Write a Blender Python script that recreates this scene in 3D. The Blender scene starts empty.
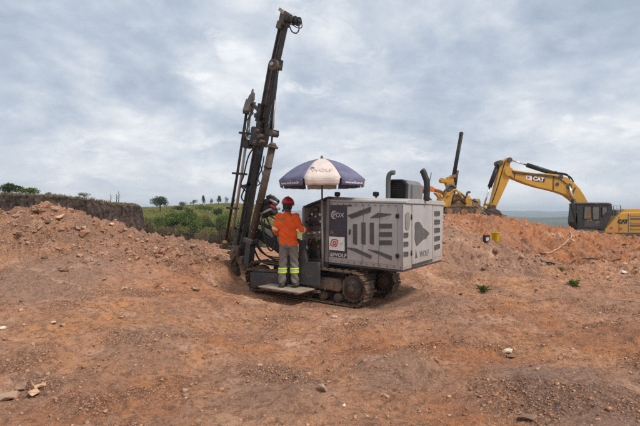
import bpy, bmesh, math, random
import numpy as np
from mathutils import Vector, Matrix, Euler
from mathutils.bvhtree import BVHTree

R = math.radians
scene = bpy.context.scene
COL = scene.collection
rng = random.Random(7)
nrg = np.random.RandomState(11)

# ------------------------------------------------------------------ camera
EYE, FOC = 1.65, 465.0                      # eye height (m), focal length in photo pixels (640 wide)
cam = bpy.data.cameras.new('camera'); cam_o = bpy.data.objects.new('camera', cam); COL.objects.link(cam_o)
cam_o.location = (0, 0, EYE); cam_o.rotation_euler = (R(90), 0, 0)
cam.sensor_width = 36.0; cam.lens = 36.0*FOC/640.0
cam.clip_start = 0.05; cam.clip_end = 20000
scene.camera = cam_o

# ------------------------------------------------------------------ light
scene.view_settings.view_transform = 'Standard'
scene.view_settings.look = 'None'
scene.view_settings.gamma = 1.0
scene.view_settings.use_curve_mapping = False
scene.view_settings.exposure = 1.0
scene.cycles.volume_bounces = 0
scene.cycles.max_bounces = 6
scene.cycles.use_denoising = False
scene.cycles.use_adaptive_sampling = False
scene.cycles.sample_clamp_indirect = 4.0

SUN_EL, SUN_AZ = R(52), R(128)              # azimuth clockwise from +Y: behind the camera, on its right
sun = bpy.data.lights.new('sun', 'SUN'); sun_o = bpy.data.objects.new('sun', sun); COL.objects.link(sun_o)
sun.energy = 1.5; sun.angle = R(11); sun.color = (1.0, 0.94, 0.86)
sdir = Vector((math.sin(SUN_AZ)*math.cos(SUN_EL), math.cos(SUN_AZ)*math.cos(SUN_EL), math.sin(SUN_EL)))
sun_o.rotation_euler = sdir.to_track_quat('Z', 'Y').to_euler()
sun_o.location = (8, -8, 14)

def N(nt, kind, **kw):
    n = nt.nodes.new(kind)
    for k, v in kw.items():
        if k.startswith('i_'):
            n.inputs[int(k[2:])].default_value = v
        else:
            setattr(n, k, v)
    return n
def val(nt, v):
    n = nt.nodes.new('ShaderNodeValue'); n.outputs[0].default_value = v; return n.outputs[0]
def mth(nt, op, a, b=None, c=None, clamp=False):
    n = nt.nodes.new('ShaderNodeMath'); n.operation = op; n.use_clamp = clamp
    for i, s in enumerate((a, b, c)):
        if s is None: continue
        if isinstance(s, (int, float)): n.inputs[i].default_value = s
        else: nt.links.new(s, n.inputs[i])
    return n.outputs[0]
def noise(nt, vec, scale, detail=4, rough=0.55, dist=0.0):
    n = nt.nodes.new('ShaderNodeTexNoise')
    n.inputs['Scale'].default_value = scale; n.inputs['Detail'].default_value = detail
    n.inputs['Roughness'].default_value = rough; n.inputs['Distortion'].default_value = dist
    if vec is not None: nt.links.new(vec, n.inputs['Vector'])
    return n.outputs['Fac']
def ramp(nt, fac, stops, interp='LINEAR'):
    n = nt.nodes.new('ShaderNodeValToRGB'); cr = n.color_ramp; cr.interpolation = interp
    while len(cr.elements) < len(stops): cr.elements.new(0.5)
    for e, (p, c) in zip(cr.elements, stops):
        e.position = p; e.color = (c[0], c[1], c[2], 1) if not isinstance(c, (int, float)) else (c, c, c, 1)
    nt.links.new(fac, n.inputs[0]); return n.outputs[0]
def mixc(nt, fac, a, b):
    n = nt.nodes.new('ShaderNodeMix'); n.data_type = 'RGBA'; n.clamp_factor = True
    for i, s in ((0, fac), (6, a), (7, b)):
        if isinstance(s, (int, float)): n.inputs[i].default_value = s
        elif isinstance(s, tuple): n.inputs[i].default_value = (s[0], s[1], s[2], 1)
        else: nt.links.new(s, n.inputs[i])
    return n.outputs[2]

world = bpy.data.worlds.new('World'); scene.world = world; world.use_nodes = True
nt = world.node_tree; nt.nodes.clear()
w_out = N(nt, 'ShaderNodeOutputWorld')
sky = N(nt, 'ShaderNodeTexSky'); sky.sky_type = 'NISHITA'; sky.sun_disc = False
sky.sun_elevation = SUN_EL; sky.sun_rotation = SUN_AZ
bg_sky = N(nt, 'ShaderNodeBackground'); bg_sky.inputs[1].default_value = 0.10
nt.links.new(sky.outputs[0], bg_sky.inputs[0])
tc = N(nt, 'ShaderNodeTexCoord')
sp = N(nt, 'ShaderNodeSeparateXYZ'); nt.links.new(tc.outputs['Generated'], sp.inputs[0])
zc = mth(nt, 'MAXIMUM', sp.outputs[2], 0.0)
den = mth(nt, 'ADD', zc, 0.36)
cb = N(nt, 'ShaderNodeCombineXYZ')
nt.links.new(mth(nt, 'DIVIDE', sp.outputs[0], den), cb.inputs[0])
nt.links.new(mth(nt, 'DIVIDE', sp.outputs[1], den), cb.inputs[1])
cv = cb.outputs[0]
big = noise(nt, cv, 1.35, 4, 0.52, 0.5)
mid = noise(nt, cv, 3.6, 8, 0.60, 0.3)
fin = noise(nt, cv, 13.0, 7, 0.62, 0.1)
cl = mth(nt, 'ADD', mth(nt, 'MULTIPLY', big, 0.58), mth(nt, 'ADD', mth(nt, 'MULTIPLY', mid, 0.33), mth(nt, 'MULTIPLY', fin, 0.09)))
puff = mth(nt, 'MULTIPLY', ramp(nt, noise(nt, cv, 6.0, 9, 0.6, 0.3), [(0.54, 0), (0.64, 1)]), ramp(nt, big, [(0.46, 0.15), (0.60, 1)]))
ccol = ramp(nt, cl, [(0.39, (0.190, 0.230, 0.290)), (0.455, (0.250, 0.288, 0.345)), (0.505, (0.312, 0.342, 0.385)), (0.555, (0.388, 0.410, 0.436)), (0.61, (0.490, 0.500, 0.508))])
ccol = mixc(nt, mth(nt, 'MULTIPLY', puff, 0.75), ccol, (0.50, 0.508, 0.512))
hor = mth(nt, 'POWER', mth(nt, 'SUBTRACT', 1.0, zc, clamp=True), 9.0)
ccol = mixc(nt, mth(nt, 'MULTIPLY', hor, 0.6), ccol, (0.455, 0.46, 0.46))
bg_cl = N(nt, 'ShaderNodeBackground'); nt.links.new(ccol, bg_cl.inputs[0]); bg_cl.inputs[1].default_value = 1.0
gap = ramp(nt, cl, [(0.30, 0.25), (0.36, 1.0)])
mx = N(nt, 'ShaderNodeMixShader'); nt.links.new(gap, mx.inputs[0])
nt.links.new(bg_sky.outputs[0], mx.inputs[1]); nt.links.new(bg_cl.outputs[0], mx.inputs[2])
nt.links.new(mx.outputs[0], w_out.inputs[0])

# ------------------------------------------------------------------ tagging and mesh helpers
def tag(o, label=None, cat=None, group=None, kind=None):
    if label: o['label'] = label
    if cat: o['category'] = cat
    if group: o['group'] = group
    if kind: o['kind'] = kind
    return o
def empty(name, loc=(0, 0, 0), rot=(0, 0, 0), parent=None):
    o = bpy.data.objects.new(name, None); COL.objects.link(o)
    o.location = loc; o.rotation_euler = rot; o.empty_display_size = 0.2
    if parent: o.parent = parent
    return o
def link(name, me, mat=None, parent=None, loc=None, smooth=None):
    if mat is not None and not me.materials: me.materials.append(mat)
    o = bpy.data.objects.new(name, me); COL.objects.link(o)
    if parent: o.parent = parent
    if loc is not None: o.location = loc
    return o
def dup(o, parent=None):
    c = o.copy(); COL.objects.link(c)
    if parent: c.parent = parent
    for ch in list(o.children): dup(ch, c)
    return c

class MB:
    """collects simple shapes in one bmesh"""
    def __init__(s): s.bm = bmesh.new()
    def _add(s, vs, fs, M=None, smooth=False):
        bv = [s.bm.verts.new(M @ Vector(v) if M else Vector(v)) for v in vs]
        for f in fs:
            try:
                fc = s.bm.faces.new([bv[i] for i in f]); fc.smooth = smooth
            except ValueError: pass
        return s
    def box(s, x0, x1, y0, y1, z0, z1, M=None, ch=0.0):
        if ch > 0:
            b = bmesh.new(); bmesh.ops.create_cube(b, size=1)
            for v in b.verts: v.co = Vector((x0+(v.co.x+.5)*(x1-x0), y0+(v.co.y+.5)*(y1-y0), z0+(v.co.z+.5)*(z1-z0)))
            bmesh.ops.bevel(b, geom=b.edges[:], offset=ch, segments=1, affect='EDGES')
            b.verts.index_update()
            s._add([v.co.copy() for v in b.verts], [[v.index for v in f.verts] for f in b.faces], M); b.free(); return s
        vs = [(x, y, z) for z in (z0, z1) for y in (y0, y1) for x in (x0, x1)]
        return s._add(vs, [(0, 2, 3, 1), (4, 5, 7, 6), (0, 1, 5, 4), (2, 6, 7, 3), (0, 4, 6, 2), (1, 3, 7, 5)], M)
    def bar(s, p0, p1, w, h, up=(0, 0, 1), ch=0.0):
        p0, p1 = Vector(p0), Vector(p1); d = p1-p0; L = d.length; z = d.normalized()
        u = Vector(up); x = u.cross(z)
        if x.length < 1e-4: x = Vector((1, 0, 0)).cross(z)
        x.normalize(); y = z.cross(x)
        M = Matrix((x, y, z)).transposed().to_4x4(); M.translation = p0
        return s.box(-w/2, w/2, -h/2, h/2, 0, L, M, ch)
    def cyl(s, p0, p1, r, seg=14, r1=None, smooth=True):
        return s.tube([p0, p1], [r, r if r1 is None else r1], seg, smooth)
    def tube(s, pts, r, seg=8, smooth=True, closed_caps=True):
        pts = [Vector(p) for p in pts]; n = len(pts)
        rr = r if isinstance(r, (list, tuple)) else [r]*n
        t0 = (pts[1]-pts[0]).normalized()
        a = Vector((0, 0, 1)) if abs(t0.z) < 0.9 else Vector((1, 0, 0))
        nx = t0.cross(a).normalized()
        vs, fs = [], []
        for i in range(n):
            t = (pts[min(i+1, n-1)]-pts[max(i-1, 0)])
            t = t.normalized() if t.length > 1e-9 else t0
            nx = (nx-t*nx.dot(t)); nx.normalize(); ny = t.cross(nx)
            for k in range(seg):
                a = 2*math.pi*k/seg
                vs.append(pts[i]+(nx*math.cos(a)+ny*math.sin(a))*rr[i])
        for i in range(n-1):
            for k in range(seg):
                fs.append((i*seg+k, i*seg+(k+1) % seg, (i+1)*seg+(k+1) % seg, (i+1)*seg+k))
        bv = [s.bm.verts.new(v) for v in vs]
        for f in fs:
            fc = s.bm.faces.new([bv[i] for i in f]); fc.smooth = smooth
        if closed_caps:
            s.bm.faces.new(bv[:seg][::-1]); s.bm.faces.new(bv[-seg:])
        return s
    def prism(s, poly, y0, y1, M=None):
        """poly of (x, z), extruded along y"""
        n = len(poly)
        vs = [(p[0], y0, p[1]) for p in poly]+[(p[0], y1, p[1]) for p in poly]
        fs = [tuple(range(n)), tuple(range(2*n-1, n-1, -1))]+[(i, i+n, (i+1) % n+n, (i+1) % n) for i in range(n)]
        return s._add(vs, fs, M)
    def prism_x(s, poly, x0, x1, M=None):
        """poly of (y, z), extruded along x"""
        n = len(poly)
        vs = [(x0, p[0], p[1]) for p in poly]+[(x1, p[0], p[1]) for p in poly]
        fs = [tuple(range(n)), tuple(range(2*n-1, n-1, -1))]+[(i, i+n, (i+1) % n+n, (i+1) % n) for i in range(n)]
        return s._add(vs, fs, M)
    def sphere(s, c, r, u=12, v=8, sc=(1, 1, 1)):
        b = bmesh.new(); bmesh.ops.create_uvsphere(b, u_segments=u, v_segments=v, radius=r)
        b.verts.index_update()
        s._add([Vector((p.co.x*sc[0], p.co.y*sc[1], p.co.z*sc[2]))+Vector(c) for p in b.verts], [[q.index for q in f.verts] for f in b.faces], None, True)
        b.free(); return s
    def lathe(s, prof, c=(0, 0, 0), seg=20, smooth=True, M=None):
        vs, fs = [], []; n = len(prof)
        for i, (r, z) in enumerate(prof):
            for k in range(seg):
                a = 2*math.pi*k/seg; vs.append((c[0]+r*math.cos(a), c[1]+r*math.sin(a), c[2]+z))
        for i in range(n-1):
            for k in range(seg): fs.append((i*seg+k, i*seg+(k+1) % seg, (i+1)*seg+(k+1) % seg, (i+1)*seg+k))
        fs.append(tuple(range(seg))[::-1]); fs.append(tuple(range((n-1)*seg, n*seg)))
        return s._add(vs, fs, M, smooth)
    def rings(s, rings, seg=20):
        """rings of (z, cx, cy, rx, ry), lofted"""
        vs, fs = [], []; n = len(rings)
        for z, cx, cy, rx, ry in rings:
            for k in range(seg):
                a = 2*math.pi*k/seg; vs.append((cx+rx*math.cos(a), cy+ry*math.sin(a), z))
        for i in range(n-1):
            for k in range(seg): fs.append((i*seg+k, i*seg+(k+1) % seg, (i+1)*seg+(k+1) % seg, (i+1)*seg+k))
        fs.append(tuple(range(seg))[::-1]); fs.append(tuple(range((n-1)*seg, n*seg)))
        return s._add(vs, fs, None, True)
    def build(s, name, mat, parent=None, loc=None, bev=0.0, rot=None):
        bmesh.ops.recalc_face_normals(s.bm, faces=s.bm.faces[:])
        me = bpy.data.meshes.new(name); s.bm.to_mesh(me); s.bm.free()
        o = link(name, me, mat, parent, loc)
        if rot is not None: o.rotation_euler = rot
        if bev > 0:
            m = o.modifiers.new('bevel', 'BEVEL'); m.width = bev; m.segments = 2; m.limit_method = 'ANGLE'; m.angle_limit = R(35)
        return o

def curve_pts(ctrl, n=10):
    """Catmull-Rom through control points"""
    c = [Vector(p) for p in ctrl]; c = [c[0]*2-c[1]]+c+[c[-1]*2-c[-2]]; out = []
    for i in range(1, len(c)-2):
        for k in range(n):
            t = k/n; p0, p1, p2, p3 = c[i-1:i+3]
            out.append(0.5*((2*p1)+(p2-p0)*t+(2*p0-5*p1+4*p2-p3)*t*t+(3*p1-p0-3*p2+p3)*t**3))
    out.append(c[-2]); return out

def text(name, body, size, M, mat, parent, ext=0.002, bold=0.0, sx=1.0):
    cu = bpy.data.curves.new(name, 'FONT'); cu.body = body; cu.size = size; cu.extrude = ext; cu.offset = bold
    cu.align_x = 'CENTER'; cu.align_y = 'CENTER'; cu.resolution_u = 3
    t = bpy.data.objects.new(name, cu); COL.objects.link(t)
    bpy.context.view_layer.update()
    me = bpy.data.meshes.new_from_object(t.evaluated_get(bpy.context.evaluated_depsgraph_get()))
    bpy.data.objects.remove(t); me.name = name
    me.transform(M @ Matrix.Diagonal((sx, 1, 1, 1)))
    me.materials.clear()
    return link(name, me, mat, parent)

def frame(o, x, y):
    """matrix whose columns x, y span a flat lettering plane"""
    x, y = Vector(x).normalized(), Vector(y); y = (y-x*y.dot(x)).normalized(); z = x.cross(y)
    M = Matrix((x, y, z)).transposed().to_4x4(); M.translation = Vector(o); return M

def union(name, mb, voxel, smooth, mat, parent, push=None):
    """melt overlapping shapes into one continuous skin"""
    bmesh.ops.recalc_face_normals(mb.bm, faces=mb.bm.faces[:])
    me = bpy.data.meshes.new('tmp'); mb.bm.to_mesh(me); mb.bm.free()
    t = bpy.data.objects.new('tmp', me); COL.objects.link(t)
    m = t.modifiers.new('r', 'REMESH'); m.mode = 'VOXEL'; m.voxel_size = voxel
    if smooth:
        q = t.modifiers.new('s', 'SMOOTH'); q.factor = 0.5; q.iterations = smooth
    bpy.context.view_layer.update()
    nm = bpy.data.meshes.new_from_object(t.evaluated_get(bpy.context.evaluated_depsgraph_get()))
    bpy.data.objects.remove(t); nm.name = name; nm.materials.clear()
    for p in nm.polygons: p.use_smooth = True
    if push:
        nm.update()
        nr = [v.normal.copy() for v in nm.vertices]
        for v, nn in zip(nm.vertices, nr): v.co = v.co+nn*push(v.co)
    return link(name, nm, mat, parent)

# ------------------------------------------------------------------ materials
def mat(name, col, rough=0.6, metal=0.0, var=0.15, vs=3.0, bump=0.0, bs=40.0, dust=0.0, dcol=(0.30, 0.175, 0.11), ds=4.0, col2=None, island=0.0, spec=0.5):
    m = bpy.data.materials.new(name); m.use_nodes = True; nt = m.node_tree
    b = nt.nodes['Principled BSDF']; b.inputs['Roughness'].default_value = rough; b.inputs['Metallic'].default_value = metal
    b.inputs['Specular IOR Level'].default_value = spec
    tc = N(nt, 'ShaderNodeTexCoord'); v = tc.outputs['Object']
    lo = tuple(c*(1-var) for c in col) if col2 is None else col2
    hi = tuple(min(1, c*(1+var)) for c in col)
    f = ramp(nt, noise(nt, v, vs, 6, 0.6), [(0.35, 0.0), (0.65, 1.0)])
    c = mixc(nt, f, lo, hi)
    if island:
        g = N(nt, 'ShaderNodeNewGeometry')
        hs = N(nt, 'ShaderNodeHueSaturation'); nt.links.new(c, hs.inputs['Color'])
        nt.links.new(mth(nt, 'ADD', mth(nt, 'MULTIPLY', g.outputs['Random Per Island'], 2*island), 1-island), hs.inputs['Value'])
        c = hs.outputs[0]
    if dust:
        f2 = ramp(nt, noise(nt, v, ds, 8, 0.65, 0.6), [(max(0.0, 0.62-dust*0.5), 0.0), (0.78, 1.0)])
        c = mixc(nt, mth(nt, 'MULTIPLY', f2, min(1.0, 0.5+dust)), c, dcol)
    nt.links.new(c, b.inputs['Base Color'])
    if bump:
        bp = N(nt, 'ShaderNodeBump'); bp.inputs['Strength'].default_value = bump; bp.inputs['Distance'].default_value = 0.02
        nt.links.new(noise(nt, v, bs, 6, 0.6), bp.inputs['Height']); nt.links.new(bp.outputs[0], b.inputs['Normal'])
    return m

def worn_paint(name, col, dusty, zlo, zhi, rough=0.45, streak=0.5, chips=(0.10, 0.075, 0.06)):
    m = bpy.data.materials.new(name); m.use_nodes = True; nt = m.node_tree
    b = nt.nodes['Principled BSDF']; v = N(nt, 'ShaderNodeTexCoord').outputs['Object']
    mp = N(nt, 'ShaderNodeMapping'); mp.inputs['Scale'].default_value = (7, 7, 0.7); nt.links.new(v, mp.inputs[0])
    st = noise(nt, mp.outputs[0], 1.6, 7, 0.65, 0.3)
    s = N(nt, 'ShaderNodeSeparateXYZ'); nt.links.new(v, s.inputs[0])
    low = mth(nt, 'DIVIDE', mth(nt, 'SUBTRACT', zhi, s.outputs[2]), zhi-zlo, clamp=True)
    c = mixc(nt, ramp(nt, noise(nt, v, 2.2, 6, 0.6), [(0.35, 0), (0.68, 1)]), tuple(k*0.90 for k in col), tuple(min(1, k*1.06) for k in col))
    f = mth(nt, 'MULTIPLY', ramp(nt, st, [(0.44, 0), (0.66, 1)]), streak)
    f = mth(nt, 'ADD', mth(nt, 'MULTIPLY', f, 0.45), mth(nt, 'MULTIPLY', mth(nt, 'MULTIPLY', low, ramp(nt, noise(nt, v, 5, 8, 0.7), [(0.30, 0.15), (0.62, 1)])), 0.75), clamp=True)
    c = mixc(nt, f, c, dusty)
    c = mixc(nt, ramp(nt, noise(nt, v, 13, 9, 0.75, 0.5), [(0.635, 0), (0.66, 0.8)]), c, chips)
    nt.links.new(c, b.inputs['Base Color'])
    nt.links.new(mth(nt, 'ADD', mth(nt, 'MULTIPLY', f, 0.4), rough, clamp=True), b.inputs['Roughness'])
    bp = N(nt, 'ShaderNodeBump'); bp.inputs['Strength'].default_value = 0.25; bp.inputs['Distance'].default_value = 0.02
    nt.links.new(noise(nt, v, 3.0, 3, 0.5), bp.inputs['Height']); nt.links.new(bp.outputs[0], b.inputs['Normal'])
    return m

# ------------------------------------------------------------------ terrain heights
_p = np.arange(256); np.random.RandomState(5).shuffle(_p); PERM = np.concatenate([_p, _p, _p])
_ga = np.random.RandomState(6).rand(256)*2*np.pi; GX, GY = np.cos(_ga), np.sin(_ga)
def perlin(x, y):
    xi = np.floor(x).astype(np.int64); yi = np.floor(y).astype(np.int64); xf, yf = x-xi, y-yi
    xi &= 255; yi &= 255
    u = xf*xf*xf*(xf*(xf*6-15)+10); v = yf*yf*yf*(yf*(yf*6-15)+10)
    def g(ix, iy, dx, dy):
        h = PERM[PERM[ix]+iy]; return GX[h]*dx+GY[h]*dy
    a = g(xi, yi, xf, yf); b = g(xi+1, yi, xf-1, yf); c = g(xi, yi+1, xf, yf-1); d = g(xi+1, yi+1, xf-1, yf-1)
    return (a+u*(b-a))+v*((c+u*(d-c))-(a+u*(b-a)))
def fbm(x, y, o=4, bill=False):
    s = 0; a = 1.0; t = 0
    for i in range(o):
        n = perlin(x+17.3*i, y-9.1*i); s = s+a*((np.abs(n)*2-0.45) if bill else n); t += a; a *= 0.5; x = x*2.03; y = y*2.03
    return s/t
def sstep(a, b, v):
    t = np.clip((v-a)/(b-a), 0, 1); return t*t*(3-2*t)

T_DEP = [0, 4, 7, 9, 11, 13, 14.5, 16.5, 20, 23, 26, 31, 38, 50]
T_PX = [-160, 0, 45, 100, 165, 235, 290, 340, 400, 441, 480, 520, 550, 600, 640, 760]
T_Z = [
 [0, .05, .25, .50, 1.00, 1.50, 1.62, 1.1, -1.0, -2.5, -3.0, -3.0, -3.0, -4],
 [0, .05, .20, .45, .92, 1.50, 1.66, 1.1, -1.0, -2.5, -3.0, -3.0, -3.0, -4],
 [0, .03, .15, .40, .98, 1.80, 1.98, 1.2, -1.0, -2.5, -3.0, -3.0, -3.0, -4],
 [0, .00, .10, .25, .62, 1.25, 1.42, .80, -1.0, -2.5, -3.0, -3.0, -3.0, -4],
 [0, .00, .05, .12, .32, .68, .83, .40, -1.2, -2.5, -3.0, -3.0, -2.5, -2],
 [0, .00, .00, .02, .14, .40, .58, .10, -1.3, -2.5, -3.0, -3.0, -2.5, -2],
 [0, .00, -.02, -.05, .02, .35, .68, .20, -1.2, -2.5, -3.0, -3.0, -3.0, -5],
 [0, .00, -.05, -.15, -.08, .30, .75, .60, .0, -1.0, -2.0, -3.0, -4.0, -6],
 [0, .00, -.05, -.17, -.13, .45, 1.05, 1.15, 1.25, 1.45, 1.45, 1.2, 0, -6],
 [0, .00, -.05, -.14, -.11, .46, 1.12, 1.34, 1.48, 1.55, 1.52, 1.45, 1.2, -6],
 [0, .00, -.05, -.12, -.12, .22, .80, .80, .80, 1.50, 1.48, 1.45, 1.2, -6],
 [0, .00, -.03, -.10, -.12, .05, .50, .10, -.32, 1.20, 1.15, 1.0, .7, -6],
 [0, .00, -.02, -.09, -.14, -.10, 0.0, -.25, -.42, .94, .80, .4, 0, -6],
 [0, .00, .00, -.08, -.12, -.15, -.18, -.22, -.34, .60, .42, -.75, -1, -6],
 [0, .02, .02, -.05, -.10, -.15, -.20, -.25, -.36, .36, .18, -.80, -1, -6],
 [0, .05, .05, .00, -.05, -.12, -.20, -.25, -.35, .10, .0, -.80, -1, -6]]
_dx = np.arange(-160, 765, 5.0); _dy = np.arange(0, 50.1, 0.1)
_t = np.array([np.interp(_dy, T_DEP, row) for row in T_Z])
_t = np.stack([np.interp(_dx, T_PX, _t[:, j]) for j in range(len(_dy))], 1)
def _blur(a, sig, ax):
    k = np.exp(-0.5*(np.arange(-3*sig, 3*sig+1)/sig)**2); k /= k.sum(); h = len(k)//2
    pad = [(h, h) if i == ax else (0, 0) for i in range(2)]
    return np.apply_along_axis(lambda r: np.convolve(r, k, 'valid'), ax, np.pad(a, pad, 'edge'))
_t = _blur(_blur(_t, 3, 0), 3, 1)
RIG_O = (1.517, 8.6, -0.15); RIG_ROT = R(-32.5); RIG_TILT = R(2.0)
def rig_local(x, y):
    dx, dy = x-RIG_O[0], y-RIG_O[1]; c, s = math.cos(RIG_ROT), math.sin(RIG_ROT)
    return dx*c+dy*s, -dx*s+dy*c
def boxmask(v, a, b, w): return sstep(a-w, a, v)*(1-sstep(b, b+w, v))
def rough_at(x, y, px):
    heap = sstep(9.0, 11.0, y)*(1-sstep(15.5, 18, y))*(1-sstep(190, 260, px))
    right = sstep(11.5, 13.0, y)*sstep(420, 450, px)
    return 0.75+1.35*heap+0.9*right+0.5*sstep(17, 19, y)*sstep(420, 450, px)
BUMPS = [((px-320)/FOC*d, d, r_, h_) for px, d, r_, h_ in ((170, 10.6, 1.7, .30), (120, 9.4, 1.3, .16), (60, 6.4, 1.3, .17), (20, 8.6, 1.4, .15), (150, 5.6, .7, .09), (250, 6.9, .8, -.10),
    (560, 4.1, .75, .15), (405, 5.0, .42, .10), (330, 5.8, .8, -.09), (470, 6.2, .6, .09), (500, 8.8, 1.0, .17), (610, 8.2, .9, .16), (560, 10.6, 1.1, .14), (640, 6.0, .9, .14), (300, 4.2, .5, .06), (90, 4.3, .5, .08))]
def rubble_at(x, y):
    return sstep(0.03, 0.22, fbm(x*0.95+70, y*1.15, 4)+0.10*fbm(x*5, y*5+3, 2))
def height(x, y):
    x = np.asarray(x, float); y = np.asarray(y, float)
    yy = np.maximum(y, 1.2); px = np.clip(320+FOC*x/yy, -160, 759.9)
    a = (px+160)/5.0; b = np.clip(y, 0, 49.9)/0.1
    i = a.astype(int); j = b.astype(int); fa, fb = a-i, b-j
    i1 = np.minimum(i+1, len(_dx)-1); j1 = np.minimum(j+1, len(_dy)-1)
    z = (_t[i, j]*(1-fa)+_t[i1, j]*fa)*(1-fb)+(_t[i, j1]*(1-fa)+_t[i1, j1]*fa)*fb
    lx, ly = rig_local(x, y)
    m = boxmask(lx, -3.9, -0.55, 0.7)*boxmask(ly, -0.75, 1.6, 0.6)
    z = z*(1-m)+(RIG_O[2]-lx*math.tan(RIG_TILT)-0.075)*m
    rg = rough_at(x, y, px)*(1-0.8*m)
    n = (0.16*fbm(x*0.32+3, y*0.32, 3)+0.17*fbm(x*0.62+11, y*0.75+7, 3))*(1-m)*sstep(0, 3, y)
    for bx_, by_, br_, bh_ in BUMPS: n = n+bh_*np.exp(-((x-bx_)**2+((y-by_)*1.15)**2)/(br_*br_))*(1-m)
    n = n+rg*(0.105*fbm(x*1.1, y*1.1, 3)+0.055*fbm(x*3.1, y*3.1+40, 4, True)+0.016*fbm(x*12, y*12, 2))
    cl = np.clip(fbm(x*5.3+9, y*5.3, 2)-0.12, 0, 1)
    n = n+rg*0.10*cl
    q = fbm(x*2.2+50, y*2.2, 2)+0.35*fbm(x*7, y*7+5, 2); n = n+(rg-0.40)*0.17*(np.floor(q*7)/7+0.4*q)*(1-m)
    rb = rubble_at(x, y)*(1-m)*np.where(y < 16, 1.0, 0.5)
    n = n+rb*(0.055*(fbm(x*6.5, y*6.5+12, 3, True)+0.25)+0.03*np.clip(fbm(x*17, y*17, 2), 0, 1))
    return z+n
def hit(px, py, d0=2.0, d1=60.0):
    """the place on the ground seen at a spot of the photograph"""
    d = np.arange(d0, d1, 0.02)
    x = (px-320)/FOC*d; z = EYE-(py-213)/FOC*d
    k = np.argmax(z < height(x, d))
    return Vector((x[k], d[k], float(height(x[k:k+1], d[k:k+1])[0])))
def gz(x, y): return float(height(np.array([x]), np.array([y]))[0])
def ray(px, py, d): return Vector(((px-320)/FOC*d, d, EYE-(py-213)/FOC*d))

def grid_mesh(name, X, Y, Z, m, attrs=None):
    nr, nc = X.shape
    me = bpy.data.meshes.new(name)
    co = np.stack([X, Y, Z], -1).reshape(-1, 3).astype(np.float32)
    idx = np.arange(nr*nc).reshape(nr, nc)
    q = np.stack([idx[:-1, :-1], idx[:-1, 1:], idx[1:, 1:], idx[1:, :-1]], -1).reshape(-1, 4)
    me.vertices.add(len(co)); me.vertices.foreach_set('co', co.ravel())
    me.loops.add(q.size); me.loops.foreach_set('vertex_index', q.ravel().astype(np.int32))
    me.polygons.add(len(q)); me.polygons.foreach_set('loop_start', np.arange(0, q.size, 4, dtype=np.int32))
    me.polygons.foreach_set('use_smooth', np.ones(len(q), bool))
    for k, v in (attrs or {}).items():
        at = me.attributes.new(k, 'FLOAT', 'POINT'); at.data.foreach_set('value', v.ravel().astype(np.float32))
    me.update(); me.validate()
    return link(name, me, m)

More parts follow.
